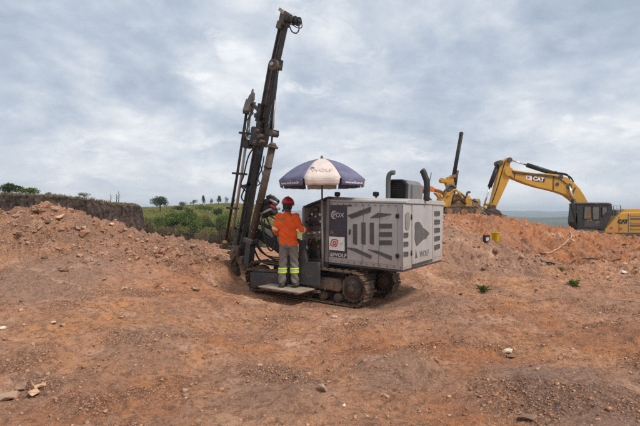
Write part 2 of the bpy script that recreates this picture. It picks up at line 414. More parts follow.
def gain(nt, c, k=(1.46, 1.34, 1.21)):
    n = N(nt, 'ShaderNodeVectorMath'); n.operation = 'MULTIPLY'; nt.links.new(c, n.inputs[0]); n.inputs[1].default_value = k; return n.outputs[0]
def soil_material():
    m = bpy.data.materials.new('soil'); m.use_nodes = True; nt = m.node_tree
    b = nt.nodes['Principled BSDF']; b.inputs['Roughness'].default_value = 0.95; b.inputs['Specular IOR Level'].default_value = 0.15
    g = N(nt, 'ShaderNodeNewGeometry'); v = g.outputs['Position']
    at = N(nt, 'ShaderNodeAttribute'); at.attribute_name = 'orange'; org = at.outputs['Fac']
    at2 = N(nt, 'ShaderNodeAttribute'); at2.attribute_name = 'grey'; gry = at2.outputs['Fac']
    n1 = noise(nt, v, 0.55, 6, 0.62, 0.5); n2 = noise(nt, v, 2.6, 8, 0.65, 0.3); n3 = noise(nt, v, 11, 8, 0.7)
    n4 = noise(nt, v, 46, 6, 0.7)
    at3 = N(nt, 'ShaderNodeAttribute'); at3.attribute_name = 'rubble'; rub = at3.outputs['Fac']
    c = mixc(nt, ramp(nt, n2, [(0.32, 0), (0.68, 1)]), (0.31, 0.160, 0.096), (0.52, 0.290, 0.180))
    c = mixc(nt, mth(nt, 'MULTIPLY', ramp(nt, n1, [(0.51, 0), (0.64, 1)]), 0.65), c, (0.56, 0.27, 0.112))
    c = mixc(nt, mth(nt, 'MULTIPLY', org, 0.75), c, (0.35, 0.122, 0.038))
    gn = ramp(nt, noise(nt, v, 0.8, 5, 0.6, 0.8), [(0.50, 0), (0.62, 1)])
    c = mixc(nt, mth(nt, 'MULTIPLY', mth(nt, 'MAXIMUM', mth(nt, 'MULTIPLY', gn, 0.5), gry), 0.88), c, (0.245, 0.168, 0.140))
    pk = ramp(nt, noise(nt, v, 1.1, 6, 0.65, 0.7), [(0.55, 0), (0.66, 1)])
    c = mixc(nt, mth(nt, 'MULTIPLY', pk, 0.85), c, (0.53, 0.345, 0.255))
    c = mixc(nt, ramp(nt, n3, [(0.38, 0.85), (0.53, 0.0)]), c, (0.17, 0.095, 0.066))  # crevice shade painted in, here and below, where the bump noise is low
    c = mixc(nt, ramp(nt, n4, [(0.54, 0.0), (0.68, 0.8)]), c, (0.50, 0.35, 0.27))
    c = mixc(nt, mth(nt, 'MULTIPLY', rub, ramp(nt, n4, [(0.40, 0.75), (0.56, 0.0)])), c, (0.13, 0.075, 0.055))
    c = mixc(nt, ramp(nt, n4, [(0.32, 0.75), (0.46, 0.0)]), c, (0.15, 0.095, 0.072))
    c = gain(nt, c)
    nt.links.new(c, b.inputs['Base Color'])
    h = mth(nt, 'ADD', mth(nt, 'MULTIPLY', n3, 0.6), mth(nt, 'ADD', mth(nt, 'MULTIPLY', n4, 0.35), mth(nt, 'MULTIPLY', noise(nt, v, 150, 4, 0.7), 0.12)))
    vo = N(nt, 'ShaderNodeTexVoronoi'); vo.inputs['Scale'].default_value = 24; vo.inputs['Randomness'].default_value = 1.0
    wv = N(nt, 'ShaderNodeVectorMath'); wv.operation = 'ADD'; nt.links.new(v, wv.inputs[0])
    wn = N(nt, 'ShaderNodeTexNoise'); wn.inputs['Scale'].default_value = 14; nt.links.new(v, wn.inputs['Vector'])
    wm = N(nt, 'ShaderNodeVectorMath'); wm.operation = 'SCALE'; wm.inputs['Scale'].default_value = 0.05; nt.links.new(wn.outputs['Color'], wm.inputs[0]); nt.links.new(wm.outputs[0], wv.inputs[1])
    nt.links.new(wv.outputs[0], vo.inputs['Vector'])
    h = mth(nt, 'SUBTRACT', h, mth(nt, 'MULTIPLY', mth(nt, 'MULTIPLY', vo.outputs['Distance'], 0.55), mth(nt, 'ADD', rub, 0.15)))
    bp = N(nt, 'ShaderNodeBump'); bp.inputs['Strength'].default_value = 1.0; bp.inputs['Distance'].default_value = 0.09
    nt.links.new(h, bp.inputs['Height']); nt.links.new(bp.outputs[0], b.inputs['Normal'])
    return m
M_SOIL = soil_material()

ys = np.concatenate([np.linspace(-3, 1.45, 30), 1.5*np.exp(np.linspace(0, math.log(48/1.5), 740))])
ss = np.linspace(-1, 1, 820)
Yg, Sg = np.meshgrid(ys, ss, indexing='ij')
Xg = Sg*(3.4+0.88*np.maximum(Yg, 0))
Zg = height(Xg, Yg)
pxg = 320+FOC*Xg/np.maximum(Yg, 1.2)
nz = fbm(Xg*0.6, Yg*0.6, 4)
orange = sstep(16.5, 19, Yg+2*nz)*sstep(400, 470, pxg)
heapm = sstep(9.5, 11.5, Yg)*(1-sstep(190, 260, pxg))*(1-sstep(17, 19, Yg))
orange = np.clip(orange+0.55*sstep(10.5, 7, Yg)*sstep(4.5, 6, Yg)*sstep(0.05, 0.3, nz), 0, 1)
grey = boxmask(Yg+1.5*nz, 12.3, 16.0, 0.8)*sstep(425, 455, pxg)*(1-sstep(530, 570, pxg))
grey = np.clip(grey*0.8+heapm*np.clip(0.55+1.3*fbm(Xg*1.7, Yg*1.7, 3), 0, 1)+0.8*sstep(500, 620, pxg)*sstep(5.5, 3.8, Yg-1.2*nz)+0.7*sstep(12, 7, Yg-9+6*nz)*sstep(0.12, 0.32, nz), 0, 1)
def patch(lst):
    t = np.zeros_like(Xg)
    for px, py, w, k in lst:
        d = FOC*EYE/(py-213); x0 = (px-320)/FOC*d; r_ = w/FOC*d
        q = np.sqrt(((Xg-x0)/r_)**2+((Yg-d)/(r_*1.5))**2)+0.55*fbm(Xg*1.6/max(r_, .5)+px, Yg*1.6/max(r_, .5), 4)
        t = np.maximum(t, k*(1-sstep(0.45, 1.15, q)))
    return t
grey = np.clip(np.maximum(grey, patch([(50, 303, 75, .9), (585, 405, 95, 1.0), (390, 372, 55, .8), (270, 388, 70, .7), (420, 296, 60, .7), (150, 352, 60, .6), (600, 300, 60, .55), (470, 335, 35, .5), (40, 390, 40, .6)])), 0, 1)
orange = np.clip(np.maximum(orange, patch([(470, 352, 70, .75), (365, 345, 55, .7), (240, 340, 50, .6), (70, 412, 55, .7), (520, 318, 60, .7), (190, 300, 50, .5), (460, 415, 50, .6), (610, 345, 50, .6), (150, 395, 50, .5)]))-0.6*grey, 0, 1)
ground = grid_mesh('ground', Xg, Yg, Zg, M_SOIL, {'orange': orange, 'grey': grey, 'rubble': np.clip(rubble_at(Xg, Yg)+0.5*heapm, 0, 1)})
tag(ground, kind='structure')

# far land: grassy hill on the left, forested ridges to the horizon
F_DEP = [40, 50, 60, 80, 100, 150, 200, 400, 900, 1600, 2400, 4200, 5800]
F_PX = [-140, 100, 130, 180, 225, 272, 305, 420, 560, 800]
F_Z = [[-3, -2.2, -1.0, .6, 1.6, 3.0, 2.5, -15, -50, -12, -50, 24, -20]]*2+[
 [-1.6, -1.2, -.6, .4, 1.3, 2.9, 2.2, -15, -50, -12, -50, 24, -20],
 [-1.3, -1.2, -.7, .2, 1.2, 3.7, 3.0, -15, -50, -12, -50, 22, -20],
 [-1.6, -1.4, -.8, .3, 1.5, 4.8, 4.0, -15, -50, -12, -50, 22, -20],
 [-3, -3, -2, -.8, .8, 4.3, 3.5, -15, -50, -12, -50, 22, -20],
 [-6, -6, -6, -6, -6, -6, -8, -25, -50, -14, -50, 24, -20],
 [-7, -8, -9, -10, -12, -15, -20, -40, -50, -14, -50, 25, -20],
 [-7, -8, -9, -10, -12, -15, -20, -40, -50, -12, -50, 20, -20],
 [-7, -8, -9, -10, -12, -15, -20, -40, -50, -16, -50, 24, -20]]
fd = np.exp(np.linspace(math.log(40), math.log(5800), 330)); fr = np.linspace(-1.7, 1.7, 640)
fz = np.array([np.interp(np.log(fd), np.log(F_DEP), r_) for r_ in F_Z])
fpx = 320+FOC*fr
fz = np.stack([np.interp(fpx, F_PX, fz[:, j]) for j in range(len(fd))], 0)     # depth x angle
fz = _blur(_blur(fz, 6, 1), 2, 0)
Yf = np.repeat(fd[:, None], len(fr), 1); Xf = Yf*fr[None, :]
amp = np.interp(np.log(fd), np.log([40, 200, 900, 1600, 4200, 5800]), [0.25, 0.5, 6, 11, 24, 10])[:, None]
scl = np.interp(np.log(fd), np.log([40, 200, 900, 4200, 5800]), [0.12, 0.05, 0.007, 0.004, 0.003])[:, None]
far_z = fz+amp*fbm(Xf*scl, Yf*scl*0.6+31, 4)+np.interp(fd, [40, 600, 900, 5800], [0, 0, 3, 6])[:, None]*fbm(Xf*0.02, Yf*0.02, 2)
def far_h(x, y):
    i = np.searchsorted(fd, y)-1; i = int(np.clip(i, 0, len(fd)-2)); t = (y-fd[i])/(fd[i+1]-fd[i])
    row = far_z[i]*(1-t)+far_z[i+1]*t
    return float(np.interp(x/y, fr, row))
def land_material():
    m = bpy.data.materials.new('grassland'); m.use_nodes = True; nt = m.node_tree
    b = nt.nodes['Principled BSDF']; b.inputs['Roughness'].default_value = 0.95; b.inputs['Specular IOR Level'].default_value = 0.1
    g = N(nt, 'ShaderNodeNewGeometry'); v = g.outputs['Position']
    s = N(nt, 'ShaderNodeSeparateXYZ'); nt.links.new(v, s.inputs[0])
    gr = mixc(nt, ramp(nt, noise(nt, v, 0.09, 6, 0.65), [(0.38, 0), (0.62, 1)]), (0.145, 0.150, 0.050), (0.31, 0.265, 0.115))
    gr = mixc(nt, ramp(nt, noise(nt, v, 0.8, 5, 0.7), [(0.5, 0), (0.7, 0.6)]), gr, (0.075, 0.095, 0.03))
    fo = mixc(nt, ramp(nt, noise(nt, v, 0.0045, 6, 0.7), [(0.42, 0), (0.62, 1)]), (0.030, 0.048, 0.022), (0.10, 0.12, 0.05))
    c = mixc(nt, mth(nt, 'DIVIDE', mth(nt, 'SUBTRACT', s.outputs[1], 250.0), 300.0, clamp=True), gr, fo)
    nt.links.new(c, b.inputs['Base Color'])
    return m
land = grid_mesh('land', Xf, Yf, far_z, land_material())
tag(land, kind='structure')

# haze between the quarry and the far ridges
hz = MB().box(-10200, 10200, -40, 5950, -110, 75).build('haze', None)
tag(hz, kind='stuff')
mh = bpy.data.materials.new('haze'); mh.use_nodes = True; nt = mh.node_tree; nt.nodes.clear()
ho = N(nt, 'ShaderNodeOutputMaterial'); pv = N(nt, 'ShaderNodeVolumePrincipled')
pv.inputs['Color'].default_value = (0.78, 0.88, 1.0, 1); pv.inputs['Density'].default_value = 0.00034; pv.inputs['Anisotropy'].default_value = 0.0
nt.links.new(pv.outputs[0], ho.inputs['Volume']); hz.data.materials.append(mh)

# ------------------------------------------------------------------ earth bank on the left, shade of its face put into the dark colour, and plateau
M_BANK = mat('bank_earth', (0.070, 0.050, 0.041), 0.95, var=0.5, vs=2.6, bump=1.0, bs=9, col2=(0.022, 0.017, 0.016), dust=0.22, dcol=(0.15, 0.105, 0.08), ds=2.2, spec=0.1)
M_DRYG = mat('dry_turf', (0.27, 0.23, 0.14), 0.95, var=0.3, vs=0.8, col2=(0.13, 0.14, 0.06), spec=0.1)
path = [(-46, 27.0), (-30, 26.5), (-22, 27.6), (-17.0, 27.2), (-13.9, 27.8), (-13.0, 29.4), (-13.6, 33), (-15.6, 40), (-20, 52)]
tops = [2.9, 2.9, 2.85, 2.66, 2.50, 2.30, 2.3, 2.4, 2.4]
pts = curve_pts([(p[0], p[1], t) for p, t in zip(path, tops)], 60)
cx = np.array([p.x for p in pts]); cy = np.array([p.y for p in pts]); ct = np.array([p.z for p in pts])
nv = 90; tv = np.linspace(0, 1, nv)
L = np.concatenate([[0], np.cumsum(np.hypot(np.diff(cx), np.diff(cy)))])
tx, ty = np.gradient(cx), np.gradient(cy); tl = np.hypot(tx, ty); nx_, ny_ = ty/tl, -tx/tl      # outward
ct = ct+(0.10+0.16*sstep(28, 33, L))*fbm(L*0.9, L*0+3, 3)-0.25*sstep(31.5, 33.5, L)*(0.6+fbm(L*2.1, L*0+14, 2))+0.09*fbm(L*3, L*0+8, 2)
BZ = -3.4+(ct[None, :]+3.4)*tv[:, None]
off = (1-tv[:, None])*0.9+0.45*fbm(np.tile(L*0.8, (nv, 1)), BZ*0.25+5, 4)*np.minimum(1, (1-tv[:, None])*6+0.25)+0.30*fbm(np.tile(L*2.2, (nv, 1)), BZ*0.7, 4, True)+0.16*fbm(np.tile(L*6, (nv, 1)), BZ*3+9, 3, True)
cliff = grid_mesh('cliff', cx[None, :]+nx_[None, :]*off, cy[None, :]+ny_[None, :]*off, BZ, M_BANK)
tag(cliff, kind='structure')
k_ = np.linspace(0, 1, 16)[:, None]
lip = off[-1][None, :]
PX0, PY0 = cx+nx_*lip[0], cy+ny_*lip[0]
cenx, ceny = np.interp(L, [0, L[-1]], [-46, -24]), np.interp(L, [0, L[-1]], [40, 54])
plX, plY = PX0[None, :]*(1-k_)+cenx[None, :]*k_, PY0[None, :]*(1-k_)+ceny[None, :]*k_
plZ = ct[None, :]+k_*0.35+0.12*fbm(plX*0.7, plY*0.7, 3)*np.minimum(1, k_*5)
tag(grid_mesh('plateau', plX, plY, plZ, M_DRYG), kind='structure')

# ------------------------------------------------------------------ drill rig
rig = empty('drill_rig', RIG_O, (0, RIG_TILT, RIG_ROT))
tag(rig, 'large grey crawler drill rig with a tall dark leaning mast and boxed body', 'drill rig')
bpy.context.view_layer.update()
RM = Matrix.Translation(RIG_O) @ Euler((0, RIG_TILT, RIG_ROT)).to_matrix().to_4x4(); RI = RM.inverted()
def S(px, py, y=0.0):
    """point of the rig's own plane Y = y that lies at a spot of the photograph -> (x, z)"""
    o = RI @ Vector((0, 0, EYE)); d = (RI @ ray(px, py, 1.0))-o; t = (y-o.y)/d.y; p = o+d*t
    return (p.x, p.z)
def S3(px, py, y=0.0):
    x, z = S(px, py, y); return Vector((x, y, z))
def E(px, py, x=0.0):
    """the same on the plane X = x -> (y, z)"""
    o = RI @ Vector((0, 0, EYE)); d = (RI @ ray(px, py, 1.0))-o; t = (x-o.x)/d.x; p = o+d*t
    return (p.y, p.z)

M_PANEL = worn_paint('grey_panel_paint', (0.425, 0.408, 0.395), (0.34, 0.24, 0.175), 0.7, 1.1, 0.42, 0.45, (0.20, 0.165, 0.14))
M_ROOFP = mat('roof_paint', (0.44, 0.41, 0.39), 0.5, var=0.08, vs=2, dust=0.2, dcol=(0.42, 0.32, 0.25), ds=3)
M_VENT = mat('vent_dark_grey', (0.095, 0.090, 0.086), 0.6, var=0.15, vs=5, dust=0.15, dcol=(0.2, 0.15, 0.12))
M_PURP = mat('dark_purple_decal', (0.030, 0.022, 0.032), 0.4, var=0.15, vs=4, dust=0.2, dcol=(0.10, 0.07, 0.06))
M_WHITE = mat('white_paint', (0.74, 0.72, 0.68), 0.5, var=0.06, vs=8)
M_WORN = mat('worn_white_print', (0.50, 0.48, 0.46), 0.6, var=0.15, vs=20)
M_RED = mat('red_print', (0.50, 0.045, 0.04), 0.5, var=0.1)
M_GSTEEL = mat('dark_grey_steel', (0.048, 0.048, 0.051), 0.5, var=0.2, vs=3, dust=0.18, ds=3)
M_BLACK = mat('black_rubber', (0.012, 0.012, 0.013), 0.55, var=0.2, dust=0.12, dcol=(0.12, 0.08, 0.06))
M_MAST = mat('mast_steel', (0.026, 0.020, 0.017), 0.5, 0.2, var=0.4, vs=5, bump=0.3, bs=30, dust=0.14, dcol=(0.09, 0.058, 0.043), ds=5)
M_RUST = mat('rusty_tube', (0.085, 0.058, 0.042), 0.65, 0.1, var=0.35, vs=4, bump=0.3, dust=0.2, dcol=(0.19, 0.125, 0.088), ds=3)
M_ROD = mat('worn_rod_steel', (0.34, 0.30, 0.27), 0.4, 0.5, var=0.2, vs=4, dust=0.2)
M_TRK = mat('track_steel', (0.058, 0.042, 0.033), 0.7, 0.2, var=0.35, vs=6, bump=0.5, bs=30, dust=0.5, dcol=(0.26, 0.16, 0.105), ds=6)
M_MUD = mat('dusty_steel', (0.14, 0.092, 0.064), 0.85, var=0.3, vs=4, bump=0.6, bs=25, col2=(0.06, 0.042, 0.033))
M_PLATE = mat('dusty_step_plate', (0.33, 0.25, 0.19), 0.9, var=0.2, vs=5, bump=0.3, bs=60, col2=(0.22, 0.165, 0.125))
M_YEL = worn_paint('machine_yellow', (0.58, 0.295, 0.022), (0.34, 0.20, 0.09), 1.0, 2.6, 0.42, 0.75, (0.20, 0.12, 0.05))
M_GLASS = mat('dark_cab_glass', (0.035, 0.035, 0.035), 0.08, var=0.1)
M_BRASS = mat('brass_valve', (0.45, 0.28, 0.08), 0.4, 0.6)
M_ORNG = mat('orange_paint', (0.62, 0.17, 0.03), 0.5, dust=0.2)
M_CHROME = mat('chrome_rod', (0.75, 0.74, 0.72), 0.2, 0.9, var=0.05)

xl = S(329, 230)[0]; zb = (S(329, 263)[1]+S(402, 270)[1])/2; zt = (S(330, 202)[1]+S(402, 203)[1])/2; zr = (S(331, 197)[1]+S(402, 198.5)[1])/2
W = 2.25
b_ = MB().box(xl, 0, 0, W, zb, zt); body = b_.build('body_shell', M_PANEL, rig, bev=0.018)
MB().box(xl, -0.004, 0.004, W-0.004, zb-0.03, zb-0.003).build('floor_frame', M_GSTEEL, rig)
rp = MB(); hh = zr-zt
rp.prism_x([(-0.03, zt+0.003), (W+0.03, zt+0.003), (W+0.03, zt+hh*0.45), (W-0.12, zr), (0.12, zr), (-0.03, zt+hh*0.45)], xl+0.02, 0.035)
rp.build('roof', M_ROOFP, rig, bev=0.008)

def plate_side(name, pix, mt, parent, th, y=0.0):
    return MB().prism([S(px, py, y) for px, py in pix], y-th, y-0.001).build(name, mt, parent)
def louvre_side(pix, parent, y, n=3, vert=False):
    """a dark opening with a raised rim and slats"""
    q = [Vector((S(px, py, y)[0], S(px, py, y)[1])) for px, py in pix]
    m = MB(); m.prism([tuple(p) for p in q], y-0.003, y-0.001)
    if len(q) == 4:
        a, b, c, d = q                                     # a-b top edge, d-c bottom edge
        for i in range(n):
            t = (i+0.5)/n
            if vert: p0, p1 = a.lerp(b, t), d.lerp(c, t)
            else: p0, p1 = a.lerp(d, t), b.lerp(c, t)
            m.bar((p0.x, y-0.006, p0.y), (p1.x, y-0.006, p1.y), 0.006, 0.012)
        for p0, p1 in ((a, b), (b, c), (c, d), (d, a)):
            m.bar((p0.x, y-0.006, p0.y), (p1.x, y-0.006, p1.y), 0.008, 0.012)
    return m.build('vent', M_VENT, parent)
# side door with its vents, hinges and frame
door = plate_side('side_door', [(347.5, 206.5), (397.6, 206.0), (397.6, 265.5), (347.5, 259.5)], M_PANEL, rig, 0.014)
YD = -0.014
for pix in ([(348, 215.5), (371, 206.8), (370.5, 211.8), (352, 218.6)],
            [(370.5, 217.8), (378.5, 213), (391.5, 209.5), (391.5, 214.5), (379, 216.8)][:2]+[(391.5, 214.3), (379.5, 217.6)][:2]):
    louvre_side(pix, door, YD, 4)
louvre_side([(346.2, 247.6), (356, 248.6), (371.5, 255.8), (371, 258.6)], door, YD, 3)
louvre_side([(368.5, 249.6), (378, 251.2), (391.5, 256.3), (391.5, 260)], door, YD, 3)
for x0, t0 in ((353.4, 224.4), (361.8, 222.8), (370.2, 223.0)):
    louvre_side([(x0, t0), (x0+3.6, t0), (x0+3.6, 244.5), (x0, 243.6)], door, YD, 3, True)
for y0 in (224.0, 232.4, 240.6):
    louvre_side([(379.4, y0), (391.6, y0), (391.6, y0+4.2), (379.4, y0+4.2)], door, YD, 3)
for py in (216, 256):
    c = S3(397.3, py, -0.02)
    h = MB(); h.cyl((c.x, -0.028, c.z-0.045), (c.x, -0.028, c.z+0.045), 0.014, 10); h.box(c.x-0.035, c.x+0.03, -0.026, -0.015, c.z-0.03, c.z+0.03)
    h.build('hinge', M_BLACK, door)
c = S3(349.8, 232, -0.02); MB().box(c.x-0.012, c.x+0.012, -0.045, -0.015, c.z-0.05, c.z+0.05, None, 0.004).build('handle', M_BLACK, door)
bolt0 = MB().cyl((0, 0.002, 0), (0, -0.008, 0), 0.011, 6).build('bolt', M_VENT, rig)
for k in range(24):
    o = bolt0 if k == 0 else dup(bolt0, rig); x = xl+0.05+(-0.1-xl)*(k//2)/11
    o.location = (x, -0.014 if x > S(347.5, 230)[0] else (-0.006 if x < S(347.2, 230)[0] else -0.001), zb+0.05 if k % 2 else zt-0.05)
for k in (0.33, 0.66):
    x = S(347.5, 230)[0]*(1-k)+S(397.6, 230)[0]*k; MB().box(x-0.004, x+0.004, -0.0165, -0.0145, zb+0.03, zt-0.04).build('panel_seam', M_VENT, door)
# purple decal, crescent mark, lettering
dec = plate_side('decal_panel', [(329.6, 205.0), (351.8, 205.0), (351.8, 214.5), (347.2, 216.5), (347.2, 258.4), (329.6, 256.6)], M_PURP, rig, 0.006)
c0 = S(334.2, 214.8, -0.006); cm = MB()
for i in range(24):
    pass
arc = [(0.072*math.cos(R(a)), 0.085*math.sin(R(a))) for a in range(35, 326, 15)]
inn = [(0.018+0.056*math.cos(R(a)), 0.066*math.sin(R(a))) for a in range(35, 326, 15)]
for i in range(len(arc)-1):
    q = [arc[i], arc[i+1], inn[i+1], inn[i]]
    cm.prism([(c0[0]+p[0], c0[1]+p[1]) for p in q], -0.010, -0.0062)
cm.build('crescent_emblem', M_WORN, dec)
c = S(338.6, 215.2, -0.006); text('lettering', 'FOX', 0.125, frame((c[0], -0.009, c[1]), (1, 0, 0), (0, 0, 1)), M_WORN, dec, 0.002, 0.002)
c = S(332, 232.0, -0.006); lg = MB(); lg.prism([(c[0]-0.035, c[1]-0.03), (c[0]+0.035, c[1]-0.035), (c[0]+0.03, c[1]+0.0), (c[0]+0.005, c[1]+0.035), (c[0]-0.03, c[1]+0.02)], -0.010, -0.0062)
lg.build('pale_emblem', mat('faded_print', (0.16, 0.13, 0.14), 0.6), dec)
c = S(339.6, 255.3, -0.006); text('lettering', 'WOLF', 0.10, frame((c[0], -0.009, c[1]), (1, 0, -0.02), (0, 0, 1)), M_WORN, dec, 0.002, 0.003, 1.15)
c = S(332.0, 254.6, -0.006); MB().prism([(c[0]-0.036, c[1]-0.035), (c[0]+0.036, c[1]-0.035), (c[0]+0.012, c[1]-0.005), (c[0]-0.03, c[1]+0.055)], -0.010, -0.0062).build('peak_emblem', M_WORN, dec)
# white sign with the red emblem
sg = plate_side('sign_plate', [(329.3, 236.4), (344.8, 237.3), (344.8, 251.2), (329.3, 249.6)], M_WHITE, rig, 0.012)
c = S(334.3, 242.9, -0.012); rm = MB()
def ringpoly(m, cx_, cz_, pts_o, k, y0, y1):
    n = len(pts_o)
    for i in range(n):
        a, b = pts_o[i], pts_o[(i+1) % n]
        m.prism([(cx_+a[0], cz_+a[1]), (cx_+b[0], cz_+b[1]), (cx_+b[0]*k, cz_+b[1]*k), (cx_+a[0]*k, cz_+a[1]*k)], y0, y1)
hexa = [(-0.098, -0.045), (-0.05, -0.075), (0.055, -0.075), (0.078, -0.03), (0.098, 0.05), (0.05, 0.078), (-0.055, 0.075), (-0.075, 0.035)]
ringpoly(rm, c[0], c[1], hexa, 0.74, -0.0165, -0.0125)
ringpoly(rm, c[0]+0.006, c[1]-0.004, [(p[0]*0.50, p[1]*0.52) for p in hexa], 0.45, -0.0165, -0.0125)
rm.build('red_emblem', M_RED, sg)
c = S(341.0, 243.6, -0.012); text('lettering', 'wolf', 0.048, frame((c[0], -0.0145, c[1]), (1, 0, 0), (0, 0, 1)), mat('pale_print', (0.45, 0.45, 0.44), 0.6), sg, 0.001)
# rear end: corner pieces, door with the map silhouette, slotted vents
def plate_end(name, pix, mt, parent, th, x=0.0):
    return MB().prism_x([E(px, py, x) for px, py in pix], x+0.001, x+th).build(name, mt, parent)
rd = plate_end('rear_door', [(411.6, 205.0), (431.6, 204.4), (431.6, 258.6), (411.6, 264.4)], M_PANEL, rig, 0.014)
lp = plate_end('corner_panel', [(402.9, 204.5), (410.6, 204.6), (410.6, 265.6), (402.9, 268.0)], M_PANEL, rig, 0.007)
rpn = plate_end('slotted_panel', [(432.6, 204.5), (440.6, 204.6), (440.6, 255.8), (432.6, 258.0)], M_PANEL, rig, 0.007)
def vent_end(pix, parent, x):
    q = [E(px, py, x) for px, py in pix]; m = MB(); m.prism_x(q, x+0.001, x+0.004)
    a, b, c, d = [Vector(p) for p in q]
    for t in (0.3, 0.7): p0, p1 = a.lerp(d, t), b.lerp(c, t); m.bar((x+0.006, p0.x, p0.y), (x+0.006, p1.x, p1.y), 0.01, 0.008)
    for p0, p1 in ((a, b), (b, c), (c, d), (d, a)): m.bar((x+0.006, p0.x, p0.y), (x+0.006, p1.x, p1.y), 0.010, 0.01)
    return m.build('vent', M_VENT, parent)
for y0 in (233.0, 242.0, 252.0): vent_end([(403.6, y0), (407.8, y0-0.2), (407.8, y0+4.0), (403.6, y0+4.6)], lp, 0.007)
for i, y0 in enumerate((211.4, 219.8, 228.2, 236.8, 245.4)):
    sk = (0, 0, -0.3, -1.0, -1.4)[i]; vent_end([(434.4, y0), (439.4, y0+sk), (439.4, y0+4.1+sk), (434.4, y0+4.4)], rpn, 0.007)
m = MB(); q = [E(px, py, 0.007) for px, py in [(405.0, 214.5), (407.0, 212.0), (409.0, 213.0), (409.4, 225), (408.4, 229.5), (406.0, 229.8), (404.9, 227)]]
m.prism_x(q, 0.008, 0.020); m.build('handle_recess', M_ROD, lp)
for py in (217, 253):
    q = E(411.2, py, 0.014); MB().cyl((0.024, q[0], q[1]-0.05), (0.024, q[0], q[1]+0.05), 0.014, 8).build('hinge', M_BLACK, rd)
mp = [(415.0, 222.8), (417.4, 221.6), (419.4, 221.9), (421.2, 224.6), (422.6, 227.6), (425.6, 229.6), (428.4, 232.2), (429.2, 234.0), (427.4, 236.2), (426.0, 239.0), (423.4, 239.4), (420.6, 242.2), (417.6, 245.4), (416.4, 246.2), (415.4, 243.0), (414.4, 238.4), (414.8, 231), (414.6, 226)]
m = MB(); m.prism_x([E(px, py, 0.014) for px, py in mp], 0.015, 0.018); m.build('map_silhouette', M_VENT, rd)
q = E(424.2, 253.6, 0.014); text('lettering', 'WOLF', 0.17, frame((0.018, q[0], q[1]), (0, 1, 0), (0, 0, 1)), mat('grey_print', (0.17, 0.165, 0.155), 0.6), rd, 0.002, 0.002, 1.1)
q = E(416.2, 254.8, 0.014); MB().prism_x([(q[0]-0.055, q[1]-0.06), (q[0]+0.07, q[1]-0.06), (q[0]+0.03, q[1]-0.0), (q[0]-0.03, q[1]+0.10)], 0.015, 0.019).build('peak_emblem', M_VENT, rd)
plate_end('sill_strip', [(411.6, 265.0), (432.0, 259.2), (432.0, 261.2), (411.6, 267.2)], M_GSTEEL, rig, 0.012)
# roof equipment
zi = S(398, 199, 0.75)[1]-0.02
xa, xb = S(388.6, 190, 0.75)[0], S(407.4, 190, 0.75)[0]; zc_ = S(398, 179.5, 0.75)[1]
wd = xb-xa; oc = [(xa, zi), (xb, zi), (xb, zc_-0.09), (xb-0.09, zc_), (xa+0.08, zc_), (xa, zc_-0.08)]
ib = MB(); ib.prism(oc, 0.80, 1.62); ib.build('intake_box', mat('intake_grey', (0.17, 0.165, 0.16), 0.55, dust=0.2), rig)
fr_ = MB(); n = len(oc); cx0, cz0 = (xa+xb)/2, (zi+zc_)/2
for i in range(n):
    a, b = oc[i], oc[(i+1) % n]; k = 0.88
    fr_.prism([a, b, (cx0+(b[0]-cx0)*k, cz0+(b[1]-cz0)*k), (cx0+(a[0]-cx0)*k, cz0+(a[1]-cz0)*k)], 0.70, 0.799)
fr_.build('intake_mouth', M_BLACK, rig)
gm = MB()
for i in range(9): z = zi+0.03+(zc_-zi-0.06)*i/8; gm.box(xa+0.02, xb-0.02, 0.772, 0.782, z-0.006, z+0.006)
gm.build('intake_grille', M_BLACK, rig)
MB().prism([(cx0+(p[0]-cx0)*0.88, cz0+(p[1]-cz0)*0.88) for p in oc], 0.785, 0.797).build('intake_back', mat('intake_dark', (0.012, 0.009, 0.009), 0.8), rig)  # near-black sheet stands for the shade inside the open intake
def pix_tube(pl, y, r, seg=10, n=6): return MB().tube(curve_pts([S3(px, py, y) for px, py in pl], n), r, seg)
pix_tube([(388.2, 201), (388.2, 190), (388.4, 178.5), (389.6, 174.2), (392.2, 172.6), (394.6, 172.6)], 0.55, 0.048, 12).build('exhaust_pipe', mat('pipe_grey', (0.12, 0.125, 0.125), 0.5, 0.3), rig)
pix_tube([(426.2, 201), (427.0, 190), (426.6, 181), (425.0, 176.5), (423.4, 172.0), (422.0, 170.4)], 0.95, 0.062, 12).build('exhaust_pipe', M_BLACK, rig)
pix_tube([(427.5, 199), (429.2, 184), (431.6, 171.5)], 1.2, 0.010, 6).build('antenna', M_ROD, rig)
for px in (337.5, 376):
    a = S3(px, 198, 0.6); m = MB(); m.cyl(a-Vector((0, 0, 0.04)), a+Vector((0, 0, 0.06)), 0.018, 8); m.box(a.x-0.06, a.x+0.05, a.y-0.05, a.y+0.05, a.z+0.03, a.z+0.13, None, 0.02)
    m.build('roof_lamp', M_BLACK, rig)
